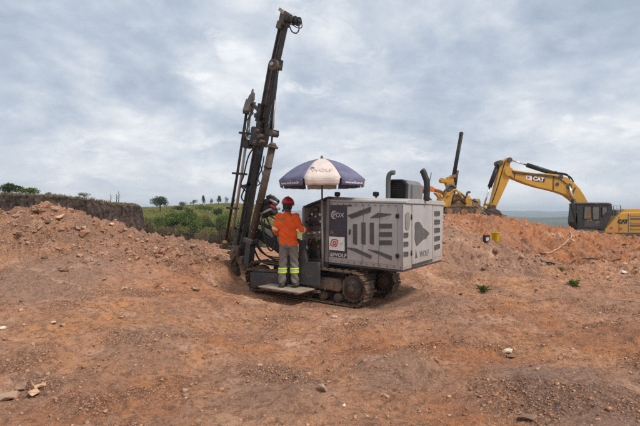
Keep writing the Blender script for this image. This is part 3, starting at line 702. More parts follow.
# control station at the front of the body
xc0 = S(303.5, 235, 0.02)[0]; zc0 = S(316, 262, 0)[1]
def cs(px, py, y=0.0): return S(px, py, y)
c_ = MB(); top = [cs(303.6, 207.6), cs(311.5, 204.2), cs(329, 197.6)]; bot = [cs(329, 262.6), cs(303.6, 261.8)]
c_.prism([top[0], top[1], top[2], bot[0], bot[1]], 0.16, 0.95); c_.build('console_back', mat('console_paint', (0.115, 0.095, 0.082), 0.6, dust=0.25, var=0.3), rig)
rf = MB()
for a, b in ((top[0], top[1]), (top[1], top[2])): rf.bar((a[0], 0.48, a[1]+0.012), (b[0], 0.48, b[1]+0.012), 0.03, 1.0, up=(0, 1, 0))
o_ = rf.build('console_roof', M_GSTEEL, rig)
cf = MB()
for a, b in ((top[0], bot[1]), ): cf.bar((a[0]+0.02, 0.06, a[1]), (b[0]+0.02, 0.06, b[1]), 0.06, 0.2, up=(0, 1, 0))
cf.box(S(326.0, 230)[0], xl-0.003, -0.002, 0.9, bot[0][1], top[2][1]-0.02)
cf.build('console_frame', mat('console_frame_paint', (0.22, 0.20, 0.185), 0.55, dust=0.2), rig)
a = S3(316.0, 203.6+1.2, 0.15)
gp = MB(); g0 = S(314.2, 206.5, 0.15); g1 = S(318.8, 212.4, 0.15); gp.box(g0[0], g1[0], 0.12, 0.158, g1[1], g0[1], None, 0.006)
gd = gp.build('display', M_BLACK, rig); MB().box(g0[0]+0.02, g1[0]-0.02, 0.115, 0.119, g1[1]+0.03, g0[1]-0.03).build('screen', mat('display_glass', (0.10, 0.095, 0.02), 0.2), gd)
for i, (px, py) in enumerate([(308.6, 216), (312.6, 214.2), (316.2, 216.6), (320.4, 214.6), (309.8, 222), (321, 221.4)]):
    c = S3(px, py, 0.155); m = MB(); m.cyl((c.x, 0.16, c.z), (c.x, 0.135, c.z), 0.036, 14); gg = m.build('gauge', M_BLACK, rig)
    MB().cyl((c.x, 0.1345, c.z), (c.x, 0.132, c.z), 0.027, 14).build('gauge_face', M_WHITE if i % 2 else M_WORN, gg)
for i, px in enumerate((307.5, 310.0, 312.6, 315.2, 317.8, 320.6)):
    c = S3(px, 226.0, 0.15); m = MB(); m.cyl((c.x, 0.16, c.z), (c.x+0.01, -0.01, c.z+0.09), 0.008, 6); m.sphere((c.x+0.01, -0.012, c.z+0.095), 0.024, 8, 6)
    m.build('lever', M_BLACK, rig)
vb = MB(); c = S3(314.5, 233, 0.15); c1 = S3(321.5, 240, 0.15); vb.box(c.x-0.14, c1.x, 0.09, 0.158, c1.z, c.z+0.05, None, 0.01); vbk = vb.build('valve_block', M_ROD, rig)
for i, (px, py) in enumerate([(309.4, 233.4), (312.4, 235.2), (315.6, 232.6), (318.8, 235.4), (320.8, 232.0), (314.0, 238.4)]):
    c = S3(px, py, 0.09); MB().cyl((c.x, 0.09, c.z), (c.x, 0.035, c.z), 0.020, 8).build('fitting', M_WHITE if i % 2 == 0 else M_VENT, vbk)
for px, py in ((311.4, 241.4), (317.2, 240.2), (318.6, 246.6)):
    c = S3(px, py, 0.15); MB().box(c.x-0.03, c.x+0.03, 0.10, 0.158, c.z-0.035, c.z+0.035, None, 0.008).build('valve', M_BRASS, rig)
for i in range(7):
    px = 307+i*2.3; a = S3(px, 239+(i % 3), 0.10); b = S3(px+rng.uniform(-2, 2), 258, 0.12)
    MB().tube(curve_pts([a, (a+b)/2+Vector((rng.uniform(-.03, .03), -0.05, 0)), b], 5), 0.012, 6).build('hose', M_BLACK, rig)
c = S3(306.5, 247.5, 0.0); MB().sphere((c.x, -0.03, c.z), 0.05, 10, 8).build('white_reservoir', M_WHITE, rig)
MB().box(S(303.6, 262)[0], xl-0.003, -0.01, 0.9, S(316, 266)[1], zc0).build('console_sill', M_GSTEEL, rig)
# chassis, boom to the mast
MB().box(-3.25, -1.05, 0.25, 1.10, 0.22, 0.50, None, 0.03).box(-2.3, -1.1, 0.35, 1.5, 0.50, zb-0.032, None, 0.02).build('chassis', M_GSTEEL, rig)  # dark tone stands in for the deep shade under the body
MB().cyl((-1.5, 0.67, 0.3), (-1.5, 0.67, 0.60), 0.42, 24).build('slew_ring', M_TRK, rig)
# tracks
def make_track(y0, y1):
    x0, x1 = -3.7, -0.67; rr = 0.31; xa_, xb_ = x0+rr+0.03, x1-rr-0.03; zc1 = rr-0.03
    Ls = xb_-xa_; per = 2*Ls+2*math.pi*rr
    def at(s):
        s %= per
        if s < Ls: return xa_+s, zc1+rr, 0.0
        s -= Ls
        if s < math.pi*rr: a = s/rr; return xb_+rr*math.sin(a), zc1+rr*math.cos(a), a
        s -= math.pi*rr
        if s < Ls: return xb_-s, zc1-rr, math.pi
        s -= Ls; a = s/rr; return xa_-rr*math.sin(a), zc1-rr*math.cos(a), math.pi+a
    ym = (y0+y1)/2; wy = y1-y0
    ch = MB(); ns = 40
    for k in range(2*ns):
        a, b = at(per*k/(2*ns)), at(per*(k+1)/(2*ns))
        for yy in (ym-0.08, ym+0.08): ch.bar((a[0], yy, a[1]), (b[0], yy, b[1]), 0.03, 0.05, up=(0, 1, 0))
    tr = ch.build('track', M_TRK, rig)
    sh = MB(); sh.box(-per/ns*0.47, per/ns*0.47, -wy/2, wy/2, 0.005, 0.022); sh.box(-per/ns*0.44, -per/ns*0.26, -wy/2, wy/2, 0.022, 0.05); sh.box(per/ns*0.16, per/ns*0.26, -wy/2, wy/2, 0.022, 0.036)
    sh0 = sh.build('track_shoe', M_TRK, tr)
    for k in range(ns):
        x, z, a = at(per*(k+0.5)/ns); o = sh0 if k == 0 else dup(sh0, tr)
        o.location = (x, ym, z); o.rotation_euler = (0, a, 0)
    sp_ = MB()
    prof = []
    for k in range(36): rad = 0.29 if k % 2 else 0.25; prof.append((xb_+rad*math.cos(2*math.pi*k/36), zc1+rad*math.sin(2*math.pi*k/36)))
    sp_.prism(prof, ym-0.05, ym+0.05); sp_.build('sprocket', M_TRK, tr)
    hb = MB()
    hb.lathe([(0.20, 0), (0.20, 0.05), (0.155, 0.075), (0.15, 0.10), (0.07, 0.115), (0.07, 0.14), (0.02, 0.145)], (0, 0, 0), 24, True, Matrix.Translation((xb_, ym-0.03, zc1)) @ Matrix.Rotation(R(90), 4, 'X'))
    for k in range(10): a = 2*math.pi*k/10; hb.cyl((xb_+0.115*math.cos(a), ym-0.10, zc1+0.115*math.sin(a)), (xb_+0.115*math.cos(a), ym-0.145, zc1+0.115*math.sin(a)), 0.014, 6)
    hb.build('sprocket_hub', M_MUD, tr)
    idl = MB(); idl.lathe([(0.25, -0.06), (0.25, 0.06), (0.2, 0.07), (0.1, 0.05), (0.1, 0.09), (0.03, 0.09)], (0, 0, 0), 24, True, Matrix.Translation((xa_, ym, zc1)) @ Matrix.Rotation(R(90), 4, 'X')); idl.build('idler', M_MUD, tr)
    for k in range(6):
        x = xa_+0.32+k*(Ls-0.64)/5; rl = MB(); rl.cyl((x, ym-0.12, 0.07), (x, ym+0.12, 0.07), 0.085, 14); rl.cyl((x, ym-0.145, 0.07), (x, ym+0.145, 0.07), 0.04, 10); rl.build('roller', M_MUD, tr)
    tf = MB(); tf.prism([(xa_+0.1, 0.20), (xb_-0.28, 0.20), (xb_-0.2, 0.30), (xb_-0.26, 0.44), (xa_+0.3, 0.46), (xa_+0.1, 0.36)], ym-0.13, ym+0.13)
    tf.box(xa_+0.4, xb_-0.4, ym-0.16, ym-0.13, 0.22, 0.40, None, 0.01)
    for k in range(5): x = xa_+0.5+k*0.42; tf.box(x, x+0.03, ym-0.175, ym-0.16, 0.2, 0.42)
    tf.build('track_frame', M_MUD, tr)
make_track(-0.17, 0.20); make_track(1.14, 1.50)
# plates and step on the near side
def slab(name, pix, mt, y0, y1, parent=rig): return MB().prism([S(px, py, y0) for px, py in pix], y0, y1).build(name, mt, parent, bev=0.006)
slab('guard_plate', [(298.4, 240), (304.0, 240), (306.0, 262.0), (318.6, 262.6), (318.6, 286.0), (298.4, 284)], M_GSTEEL, -0.26, -0.19)
slab('side_box', [(250.0, 272.5), (284.5, 273.6), (284.5, 288.6), (250.4, 287.4)], M_GSTEEL, -0.36, -0.20)
slab('step_beam', [(250.5, 288.2), (318, 291.0), (318, 293.6), (250.5, 290.8)], M_TRK, -0.30, -0.20)
slab('guard_bar', [(246.5, 268.4), (284, 271.6), (284, 273.4), (246.5, 270.4)], M_TRK, -0.30, -0.16)
ZP = S(292, 287.2, -0.42)[1]
st = MB(); st.box(-2.80, -1.78, -0.78, -0.20, ZP-0.028, ZP, None, 0.006)
stp = st.build('step_plate', M_PLATE, rig)
MB().box(-2.76, -1.82, -0.76, -0.22, ZP-0.06, ZP-0.03).build('step_frame', M_TRK, stp)
for x in (-2.6, -2.0): MB().bar((x, -0.70, ZP-0.04), (x, -0.22, ZP-0.16), 0.04, 0.04).build('step_bracket', M_TRK, stp)

# ---- mast
YM = 0.35
def mp_(px, py, y=YM): return S3(px, py, y)
def mbar(m, p, q, wpx, dep, y=YM):
    a, b = mp_(p[0], p[1], y), mp_(q[0], q[1], y); w = wpx/FOC*10.3
    return m.bar(a, b, w, dep, up=(0, 1, 0))
m = MB()
for dx in (-3.3, 3.3):                                           # two channel rails with a gap and cross plates
    mbar(m, (239.0+dx, 257), (273.4+dx, 65), 1.6, 0.11)
a0, a1 = Vector((239.0, 257)), Vector((273.4, 65))
for k in range(15):
    t = k/14; p = a0.lerp(a1, t); q = a0.lerp(a1, min(1, t+0.010)); mbar(m, p, q, 5.0, 0.08)
m.build('mast_rail', M_MAST, rig, bev=0.006)
m = MB(); mbar(m, (240.0, 252), (272.6, 70), 1.7, 0.06, YM); m.build('feed_cylinder', M_RUST, rig)
m = MB()
for dx in (-2.6, 2.6): mbar(m, (275.0+dx, 64), (284.2+dx, 22), 1.7, 0.12)
for k in range(6):
    t = k/5; p = Vector((275.0, 62)).lerp(Vector((284.0, 24)), t); mbar(m, p, p+Vector((0.4, -1.6)), 4.2, 0.10)
m.build('mast_top', M_MAST, rig, bev=0.005)
m = MB(); mbar(m, (275.2, 62), (284.0, 24), 2.2, 0.08, YM); m.build('feed_chain', M_RUST, rig)
c = mp_(274.2, 65.0, YM-0.2); m = MB(); m.cyl((c.x, YM-0.26, c.z), (c.x, YM-0.17, c.z), 0.125, 24); m.cyl((c.x, YM-0.29, c.z), (c.x, YM+0.02, c.z), 0.05, 14)
shv = m.build('sheave', M_RUST, rig)
m = MB(); mbar(m, (275.5, 70), (277.0, 60), 13.5, 0.10, YM+0.0); m.build('sheave_bracket', M_MAST, rig)
MB().lathe([(0.045, 0), (0.045, 0.02), (0.02, 0.025)], (0, 0, 0), 12, True, Matrix.Translation((c.x, YM-0.291, c.z)) @ Matrix.Rotation(R(90), 4, 'X')).build('sheave_cap', M_ROD, shv)
# top head and its motor
m = MB(); mbar(m, (283.6, 26), (286.4, 12.5), 7.0, 0.24); mbar(m, (281.2, 30), (283.0, 22.5), 5.5, 0.28); hd = m.build('mast_head', M_RUST, rig, bev=0.01)
m = MB(); mbar(m, (284.0, 14.0), (285.6, 11.4), 8.4, 0.26); m.build('head_cap', mat('pale_head_paint', (0.30, 0.27, 0.21), 0.6, dust=0.3), hd)
m = MB(); m.tube([mp_(286, 18.4, YM-.05), mp_(291, 19.4, YM-.05), mp_(293, 19.8, YM-.05), mp_(297.5, 21.2, YM-.05), mp_(301, 22.0, YM-.05)], [0.085, 0.085, 0.065, 0.06, 0.035], 12)
for px in (289.5, 294.0, 297.8): m.tube([mp_(px, 18.6+(px-288)*.28, YM-.05), mp_(px+1.0, 18.9+(px-288)*.28, YM-.05)], [0.1, 0.1], 12)
m.build('head_motor', M_MAST, rig)
def hose(ctrl, y, r=0.017, mt=None, n=8):
    return MB().tube(curve_pts([S3(px, py, y) if len(t) == 0 else S3(px, py, t[0]) for px, py, *t in ctrl], n), r, 7).build('hose', mt or M_BLACK, rig)
hose([(284.5, 30), (289, 26), (292, 31.5), (296.5, 33.0), (299, 29), (298.5, 22.5)], YM-.08, 0.014)
hose([(286, 27.5), (291, 24.5), (297, 27.5), (301.6, 27.5), (301.8, 22.8)], YM-.02, 0.010)
# side tubes and cables
m = MB(); m.tube([mp_(277.4, 68, .30), mp_(270.6, 132, .30)], 0.040, 10); m.build('pull_cylinder', M_MAST, rig)
m = MB(); m.tube([mp_(275.2, 100, .22), mp_(272.4, 133, .22)], 0.018, 8); m.build('pull_rod', M_ROD, rig)
m = MB(); m.tube([mp_(268.4, 72, .4), mp_(258.6, 138, .4)], 0.024, 8); m.build('feed_rod', M_MAST, rig)
hose([(271, 64), (266, 84), (261.5, 110), (257, 137)], YM+.1, 0.013)
hose([(280.0, 58), (277.6, 76), (275.0, 100), (273.6, 128)], YM+.05, 0.013)
# middle clamp carriage
m = MB(); mbar(m, (258.2, 146), (261.4, 128), 11.5, 0.38); mbar(m, (257.4, 133.5), (258.0, 128), 8, 0.30); mbar(m, (271.6, 136.5), (272.6, 129.5), 7.5, 0.30); mbar(m, (274.0, 135.6), (274.4, 132.6), 5.5, 0.22)
car = m.build('feed_carriage', M_MAST, rig, bev=0.012)
for px, py, r_ in ((257.6, 130.8, .045), (273.2, 133.4, .06), (260.8, 136, .05), (262.6, 141.5, .04), (256.6, 142, .045)):
    c = mp_(px, py, YM-.2); MB().cyl((c.x, YM-.28, c.z), (c.x, YM-.12, c.z), r_, 12).build('roller', M_RUST, car)
m = MB(); mbar(m, (259.2, 122), (262.4, 104), 5, 0.2, YM-.05); mbar(m, (258.6, 118.5), (259.2, 114), 4, 0.26, YM-.05); mbar(m, (260.8, 128), (261.6, 122), 5.4, 0.24, YM-.05)
m.build('rotary_motor', M_MAST, rig, bev=0.01)
# big rusty tube right of the mast
yt = 0.12
m = MB(); m.tube([mp_(272.0, 147.5, yt), mp_(265.6, 178, yt), mp_(250.6, 243, yt)], [0.082, 0.085, 0.092], 18); tb = m.build('dust_tube', M_RUST, rig)
m = MB(); m.tube([mp_(272.5, 145.6, yt), mp_(272.0, 148.0, yt)], [0.135, 0.135], 18); m.tube([mp_(273.2, 142.6, yt), mp_(272.6, 145.6, yt)], [0.05, 0.10], 14); m.build('tube_flange', M_RUST, tb)
for px, py in ((268.0, 166.5), (260.2, 201.5), (254.4, 227)):
    MB().tube([mp_(px, py, yt), mp_(px-.35, py+1.5, yt)], [0.10, 0.10], 18).build('tube_band', M_MAST, tb)
m = MB(); m.tube([mp_(272.6, 130, .2), mp_(270.4, 158, .2)], 0.022, 8); m.build('feed_rod', M_MAST, rig)
# drill rods at the left with their head
yr = 0.55
hx = MB()
a, b = mp_(247.4, 112.6, yr), mp_(251.2, 100.5, yr); hx.bar(a, b, 0.18, 0.19, up=(0, 1, 0))
hx.tube([mp_(250.4, 101, yr), mp_(251.6, 96.5, yr), mp_(252.2, 93.6, yr), mp_(252.9, 88.8, yr)], [0.085, 0.07, 0.035, 0.02], 10)
hx.tube([mp_(253.4, 100, yr), mp_(253.9, 92.8, yr)], [0.035, 0.03], 8)
rh = hx.build('rod_head', mat('rod_head_steel', (0.17, 0.15, 0.14), 0.55, 0.2, var=0.3, dust=0.25), rig, bev=0.012)
m = MB(); mbar(m, (245.8, 112.8), (250.6, 112.4), 3, 0.22, yr); m.build('rod_chuck', M_MAST, rh)
MB().tube([mp_(246.6, 112, yr), mp_(237.2, 175, yr), mp_(226.2, 240, yr)], 0.034, 10).build('drill_rod', M_MAST, rig)
MB().tube([mp_(250.4, 112, yr-.06), mp_(241.4, 176, yr-.06), mp_(232.2, 236, yr-.06)], 0.036, 10).build('drill_rod', M_ROD, rig)
for px, py, w in ((245.0, 133.0, 9), (239.6, 173.5, 12), (232.6, 208, 10)):
    m = MB(); a, b = mp_(px-w*.5, py-.2, yr-.05), mp_(px+w*.5, py+.6, yr-.05); m.bar(a, b, 0.05, 0.14, up=(0, 1, 0)); m.build('rod_clamp', M_MAST, rig, bev=0.006)
for p, q in (((252.4, 104), (259.5, 111)), ((249.5, 144), (261, 146)), ((242, 186.5), (255, 184.5)), ((236, 228), (247, 232))):
    m = MB(); m.bar(mp_(p[0], p[1], yr), mp_(q[0], q[1], YM), 0.07, 0.07); m.build('rod_arm', M_MAST, rig, bev=0.006)
m = MB(); a = mp_(248.6, 143.5, yr-.1); m.box(a.x-.1, a.x+.1, yr-.22, yr+.05, a.z-.11, a.z+.08, None, 0.02); m.tube([a+Vector((-.02, -.1, .06)), a+Vector((-.06, -.1, .2))], 0.03, 8); m.build('clamp_motor', M_MAST, rig)
c = mp_(224.6, 242.6, yr-.1); m = MB(); m.sphere(c, 0.065, 12, 8, (1, 1, .9)); m.build('yellow_cap', M_YEL, rig)
m = MB(); m.bar(mp_(221.6, 246.5, yr), mp_(240, 249.0, yr-.1), 0.16, 0.09); m.cyl(mp_(224.4, 249, yr-.1), mp_(225, 243, yr-.1), 0.075, 12); m.build('rod_foot', M_MUD, rig, bev=0.01)
# mast foot: centraliser, dust hood, spade
m = MB(); mbar(m, (237.6, 264), (241.0, 246), 8, 0.34); mbar(m, (233.8, 258), (236.0, 249), 4, 0.24, YM-.1); mbar(m, (243.2, 264), (244.4, 256), 4, 0.24, YM-.1); mbar(m, (234.5, 255.5), (235.0, 252.5), 15, .2, YM-.05)
m.build('mast_foot', M_MUD, rig, bev=0.015)
m = MB(); c = mp_(234.8, 268.5, YM-.02); m.lathe([(0.07, 0.24), (0.09, 0.14), (0.12, 0.02), (0.155, -0.15), (0.14, -0.15), (0.10, 0.0)], c, 20); m.build('dust_hood', M_TRK, rig)
m = MB(); mbar(m, (231.5, 262), (243, 258), 4, 0.24, YM-.05); mbar(m, (232.0, 263), (237.5, 254), 3.4, 0.2, YM-.12); mbar(m, (246.5, 269.5), (240.5, 260), 4, 0.2, YM-.1); m.build('hood_bracket', M_MUD, rig, bev=0.01)
m = MB(); mbar(m, (250.6, 243), (251.4, 238.5), 11.5, 0.28, yt); mbar(m, (248.6, 265), (250.8, 243), 6.5, 0.20, yt); m.build('tube_support', M_GSTEEL, rig, bev=0.01)
# boom from chassis to mast, swing head beside the operator
m = MB(); m.bar((-2.9, 0.75, 0.62), mp_(262, 234, .55), 0.26, 0.24); m.bar(mp_(262, 234, .55), mp_(249, 236, .42), 0.22, 0.26); m.build('boom_arm', M_MAST, rig, bev=0.015)
m = MB(); m.tube([Vector((-2.6, 0.75, 0.95)), mp_(259, 222, .5)], 0.055, 10); m.build('boom_cylinder', M_RUST, rig)
kn = MB(); a = mp_(268.5, 207, .3); kn.box(a.x-.17, a.x+.15, .15, .5, a.z-.2, a.z+.12, None, 0.04); kn.tube([mp_(266, 203, .2), mp_(273, 198.5, .2), mp_(278, 202.5, .2)], [0.09, 0.075, 0.06], 10); kn.tube([mp_(263, 216, .2), mp_(274, 211, .2)], 0.07, 10)
kn.build('swing_head', M_MAST, rig, bev=0.01)
for p, q, r_, mt in (((270, 199.5), (277, 203.5), .03, M_ROD), ((270.5, 205.4), (275, 207.4), .026, M_RED), ((277.2, 206.2), (279.4, 209.4), .035, M_WHITE), ((261, 214), (271, 209), .03, M_ROD), ((267, 197.2), (271, 195.6), .035, M_MAST)):
    MB().tube([mp_(p[0], p[1], .08), mp_(q[0], q[1], .08)], r_, 8).build('fitting', mt, rig)
# hoses around the mast
hose([(258.5, 143), (249, 155), (243.5, 176), (241, 184), (246, 191), (253, 188)], YM-.06, 0.018)
hose([(256.8, 164), (251, 170), (247, 184), (243, 192), (241.6, 198), (246, 202.5), (251.5, 199)], YM-.12, 0.018)
hose([(258.5, 150), (260.5, 164), (263, 178), (259.5, 184), (256, 186)], YM-.2, 0.013)
hose([(262.5, 186), (258, 179), (262, 168), (264, 156)], YM-.22, 0.013)
hose([(264.5, 219), (264.0, 232), (266.5, 244), (270.4, 250.6), (274.6, 247), (276.4, 238), (277, 226)], .02, 0.020)
hose([(262.5, 212), (262.0, 226), (264.5, 236), (269.5, 239), (275.0, 236), (279, 232)], .06, 0.017)
hose([(268, 214), (277, 222), (284, 240), (296, 258)], .1, 0.020)
hose([(266, 216), (272, 230), (280, 250), (292, 262)], .2, 0.020)
hose([(250, 230), (254, 248), (262, 262), (280, 266)], .3, 0.022)
for i in range(5):
    hose([(240.6+i*.8, 250), (244.6+i*.8, 222), (252.4+i*.8, 178), (257+i*.8, 152)], YM-.17-.012*i, 0.010)

for i in range(4):
    hose([(262.5-i*1.0, 150+i*2), (258.0-i*1.2, 172+i), (252.4-i*1.2, 196), (246.4-i*1.0, 224)], YM-.10-.03*i, 0.013)
    hose([(276.0+i*.6, 66+i*2), (273.2+i*.7, 92), (269.4+i*.9, 116), (266.0+i*.8, 132)], YM-.05-.03*i, 0.009)
for i in range(3):
    hose([(252.6, 106+i*4), (249.0-i*1.5, 122), (251.0-i*1.6, 136), (256.2, 140+i*2)], YM+.08-.04*i, 0.011)
    hose([(253, 226+i*3), (257+i*2.2, 246+i*2), (268+i*3, 256+i*2), (290, 258+i*2)], .28-.04*i, 0.016)

# ------------------------------------------------------------------ parasol
def world(lx, ly, lz): return RM @ Vector((lx, ly, lz))
pb = world(S(323, 200, -0.06)[0], -0.12, 0.62)+Vector((0.065, 0, 0))
par = empty('parasol', pb); tag(par, 'open navy and white beach parasol with printed valance fixed to the drill rig', 'parasol')
par.rotation_euler = (0, R(-0.4), 0)
M_NAVY = mat('navy_cloth', (0.165, 0.158, 0.235), 0.8, var=0.12, vs=4, col2=(0.13, 0.125, 0.195), dust=0.1, dcol=(0.3, 0.26, 0.27), ds=5, spec=0.2)
M_WCLOTH = mat('white_cloth', (0.66, 0.55, 0.49), 0.8, var=0.08, vs=5, dust=0.12, dcol=(0.62, 0.44, 0.35), ds=4, spec=0.2)
pd = pb.y
ztop = EYE+(213-158.3)/FOC*pd-pb.z; zrim = EYE+(213-181.0)/FOC*pd-pb.z; RC = 44.9/FOC*pd
def cpt(a, t, sag=0.0):
    r = RC*t
    return Vector((r*math.cos(a), r*math.sin(a), ztop-(ztop-zrim)*(0.30*t+0.70*t**2.3)))
M_PRINT = mat('white_print', (0.72, 0.70, 0.70), 0.7, var=0.03)
def canopy_panel(k):
    a0 = R(-90-22.5+45*k); a1 = a0+R(45); white = k % 2 == 0; m = MB(); nu, nt_ = 8, 10
    vs, fs = [], []
    for j in range(nt_+1):
        t = 0.02+0.98*j/nt_
        p0, p1 = cpt(a0, t), cpt(a1, t)
        for i in range(nu+1):
            u = i/nu; p = p0.lerp(p1, u); q = cpt(a0+(a1-a0)*u, t); w = p.lerp(q, 0.35)
            w.z -= 0.022*math.sin(math.pi*u)*t*t*0.5
            vs.append(w)
    for j in range(nt_):
        for i in range(nu): a = j*(nu+1)+i; fs.append((a, a+nu+1, a+nu+2, a+1))
    m._add(vs, fs, None, True); o = m.build('canopy_panel', M_WCLOTH if white else M_NAVY, par)
    sd = o.modifiers.new('cloth', 'SOLIDIFY'); sd.thickness = 0.003
    m = MB(); vs, fs = [], []; e = vs
    for j in range(4):
        for i in range(nu+1):
            u = 0.03+0.94*i/nu; p0, p1 = cpt(a0, 1.0), cpt(a1, 1.0); p = p0.lerp(p1, u); q = cpt(a0+(a1-a0)*u, 1.0); w = p.lerp(q, 0.35)
            dr = 0.125*j/3*(1+0.04*math.sin(i*2.1+k)); ou = 1.0-0.035*j/3
            e.append(Vector((w.x*ou+0.012*math.sin(i*1.7+k*2)*j/3*math.cos(a0), w.y*ou+0.01*math.sin(i*1.3+k)*j/3, w.z-dr-0.002)))
    for j in range(3):
        for i in range(nu): a = j*(nu+1)+i; fs.append((a, a+nu+1, a+nu+2, a+1))
    m._add(vs, fs, None, True); vl = m.build('valance', M_WCLOTH if white else M_NAVY, o)
    sd = vl.modifiers.new('cloth', 'SOLIDIFY'); sd.thickness = 0.003
    am = (a0+a1)/2; pm = cpt(a0, 1).lerp(cpt(a1, 1), .5).lerp(cpt(am, 1), .35)
    if not white:
        n = Vector((math.cos(am), math.sin(am), 0)); x = Vector((-math.sin(am), math.cos(am), 0))
        c = pm*0.985+n*0.012; c.z = pm.z-0.075
        text('lettering', 'www.wolf.com.br', 0.068, frame(c, x, (0, 0, 1)), M_PRINT, o, 0.001, 0.001, 1.02)
    elif k == 0:
        t = 0.80; c = cpt(a0, t).lerp(cpt(a1, t), .5).lerp(cpt(am, t), .35); c2 = cpt(a0, t-.1).lerp(cpt(a1, t-.1), .5).lerp(cpt(am, t-.1), .35)
        up = (c2-c).normalized(); x = Vector((1, 0, 0)); nn = x.cross(up)
        fm = frame(c+nn*0.012, x, up)
        text('lettering', 'WOLF', 0.13, fm, mat('faded_blue_print', (0.56, 0.49, 0.47), 0.8), o, 0.001, 0.0, 1.1)
        em = MB(); pts_ = [(-0.20, 0.06), (-0.24, 0.02), (-0.15, 0.02), (-0.13, 0.035), (-0.17, 0.075), (-0.205, 0.085)]
        em._add([fm @ Vector((p[0], p[1]+0.03, 0.002)) for p in pts_], [tuple(range(6))]); em.build('dark_emblem', M_NAVY, o)
    rb = MB(); rb.tube([cpt(a0, t)-Vector((0, 0, 0.008)) for t in (0.03, 0.2, 0.4, 0.6, 0.8, 1.0)], 0.006, 6); rb.build('rib', M_GSTEEL, par)
    MB().tube([Vector((0, 0, ztop-0.45)), cpt(a0, 0.55)-Vector((0, 0, 0.012))], 0.005, 6).build('stretcher', M_GSTEEL, par)
for k in range(8): canopy_panel(k)
MB().tube([(0, 0, 0), (0, 0, ztop-0.85)], 0.022, 12).build('pole', mat('pale_pole', (0.36, 0.34, 0.32), 0.45, 0.3), par)
MB().tube([(0, 0, ztop-0.87), (0, 0, ztop+0.01)], 0.017, 12).build('upper_pole', M_GSTEEL, par)
MB().lathe([(0.03, -0.01), (0.035, 0.0), (0.025, 0.02), (0.022, 0.045), (0.01, 0.055)], (0, 0, ztop), 12).build('finial', M_VENT, par)
MB().lathe([(0.03, -0.03), (0.03, 0.03)], (0, 0, ztop-0.45), 12).build('runner', M_BLACK, par)

# ------------------------------------------------------------------ operator
pw = world(-2.27, -0.46, ZP+0.003)
op = empty('person', pw, (0, 0, R(-14)))
tag(op, 'machine operator in orange shirt, grey trousers and red helmet standing on the step', 'person')
M_SKIN = mat('skin', (0.22, 0.11, 0.07), 0.6, var=0.08, vs=10)
M_SHIRT = mat('orange_shirt_cloth', (0.80, 0.110, 0.022), 0.85, var=0.10, vs=9, bump=0.4, bs=60, spec=0.2)
M_TROU = mat('grey_trouser_cloth', (0.185, 0.165, 0.15), 0.9, var=0.18, vs=6, bump=0.4, bs=70, dust=0.2, dcol=(0.28, 0.20, 0.15), ds=5, spec=0.15)
M_BOOT = mat('dusty_boot_leather', (0.10, 0.07, 0.052), 0.8, var=0.3, vs=10, dust=0.35)
M_LIME = mat('lime_reflective_tape', (0.62, 0.80, 0.06), 0.5, var=0.05)
M_PALET = mat('pale_yellow_tape', (0.80, 0.66, 0.30), 0.5, var=0.05)
M_SILV = mat('silver_tape', (0.55, 0.55, 0.52), 0.4, var=0.05)
M_HELM = mat('red_helmet', (0.36, 0.018, 0.022), 0.3, var=0.1, vs=5, dust=0.1, dcol=(0.35, 0.15, 0.1))
M_HAIR = mat('dark_hair', (0.015, 0.011, 0.009), 0.7)
def arm_pts(s):
    if s < 0: return [Vector((-.17, 0, 1.425)), Vector((-.265, -.02, 1.16)), Vector((-.255, .20, 1.03)), Vector((-.235, .27, 1.01))]
    return [Vector((.17, 0, 1.425)), Vector((.285, .03, 1.16)), Vector((.31, .27, 1.17)), Vector((.315, .35, 1.18))]
sk = MB()
sk.rings([(.84, 0, 0, .15, .10), (1.0, 0, 0, .15, .10), (1.2, 0, 0, .16, .11), (1.36, 0, 0, .17, .105), (1.44, 0, 0, .13, .08), (1.50, 0, .005, .062, .062), (1.58, 0, .015, .058, .062)], 18)
sk.sphere((0, .025, 1.655), .10, 16, 12, (.80, .98, 1.12))
sk.sphere((0, .065, 1.60), .06, 12, 8, (.95, .9, .85))                       # jaw
sk.sphere((0, .125, 1.645), .018, 8, 6, (.8, 1.1, 1.5)); sk.sphere((0, .115, 1.605), .02, 8, 6, (1.3, .6, .45))     # nose, lips
for s in (-1, 1):
    sk.sphere((s*.083, .015, 1.645), .027, 8, 6, (.35, .7, 1.1))              # ears
    sk.tube([(s*.09, 0, .88), (s*.10, .01, .50), (s*.105, 0, .09)], [.085, .058, .042], 12)
    sk.tube([(s*.105, -.03, .05), (s*.12, .14, .035)], [.04, .03], 10)
    p = arm_pts(s); sk.tube(p, [.055, .042, .028, .030], 12)
    d = (p[3]-p[1]).normalized(); w = p[3]; side = Vector((-s, 0, 0)); side = (side-d*side.dot(d)).normalized(); up = side.cross(d)*(1 if s > 0 else -1)
    sk.tube([w-d*.01, w+d*.04, w+d*.085], [.028, .038, .034], 10)
    curl = -up if up.z > 0 else up
    for i, (o, l) in enumerate(((-.030, .066), (-.010, .076), (.010, .072), (.029, .056))):
        b = w+d*.08+side*o; k1 = b+d*l*.45+curl*.012; k2 = k1+(d*.45+curl*.85).normalized()*l*.38; k3 = k2+(curl*.9-d*.35).normalized()*l*.3
        sk.tube([b-d*.02, b, k1, k2, k3], [.0105, .0105, .0098, .009, .0075], 8)
    t0 = w+d*.025+side*.03; sk.tube([t0-side*.015, t0+side*.018+d*.03, t0+side*.012+d*.06+curl*.022], [.014, .0115, .009], 8)
skin = union('body', sk, 0.0065, 3, M_SKIN, op)
for s in (-1, 1): MB().sphere((s*.033, .112, 1.665), .0125, 10, 8).build('eye', M_WHITE, op)
wr = lambda f, a: (lambda co: a*math.sin(co.z*f+3*math.sin(co.x*14)+2*math.sin(co.y*17)))
sh = MB()
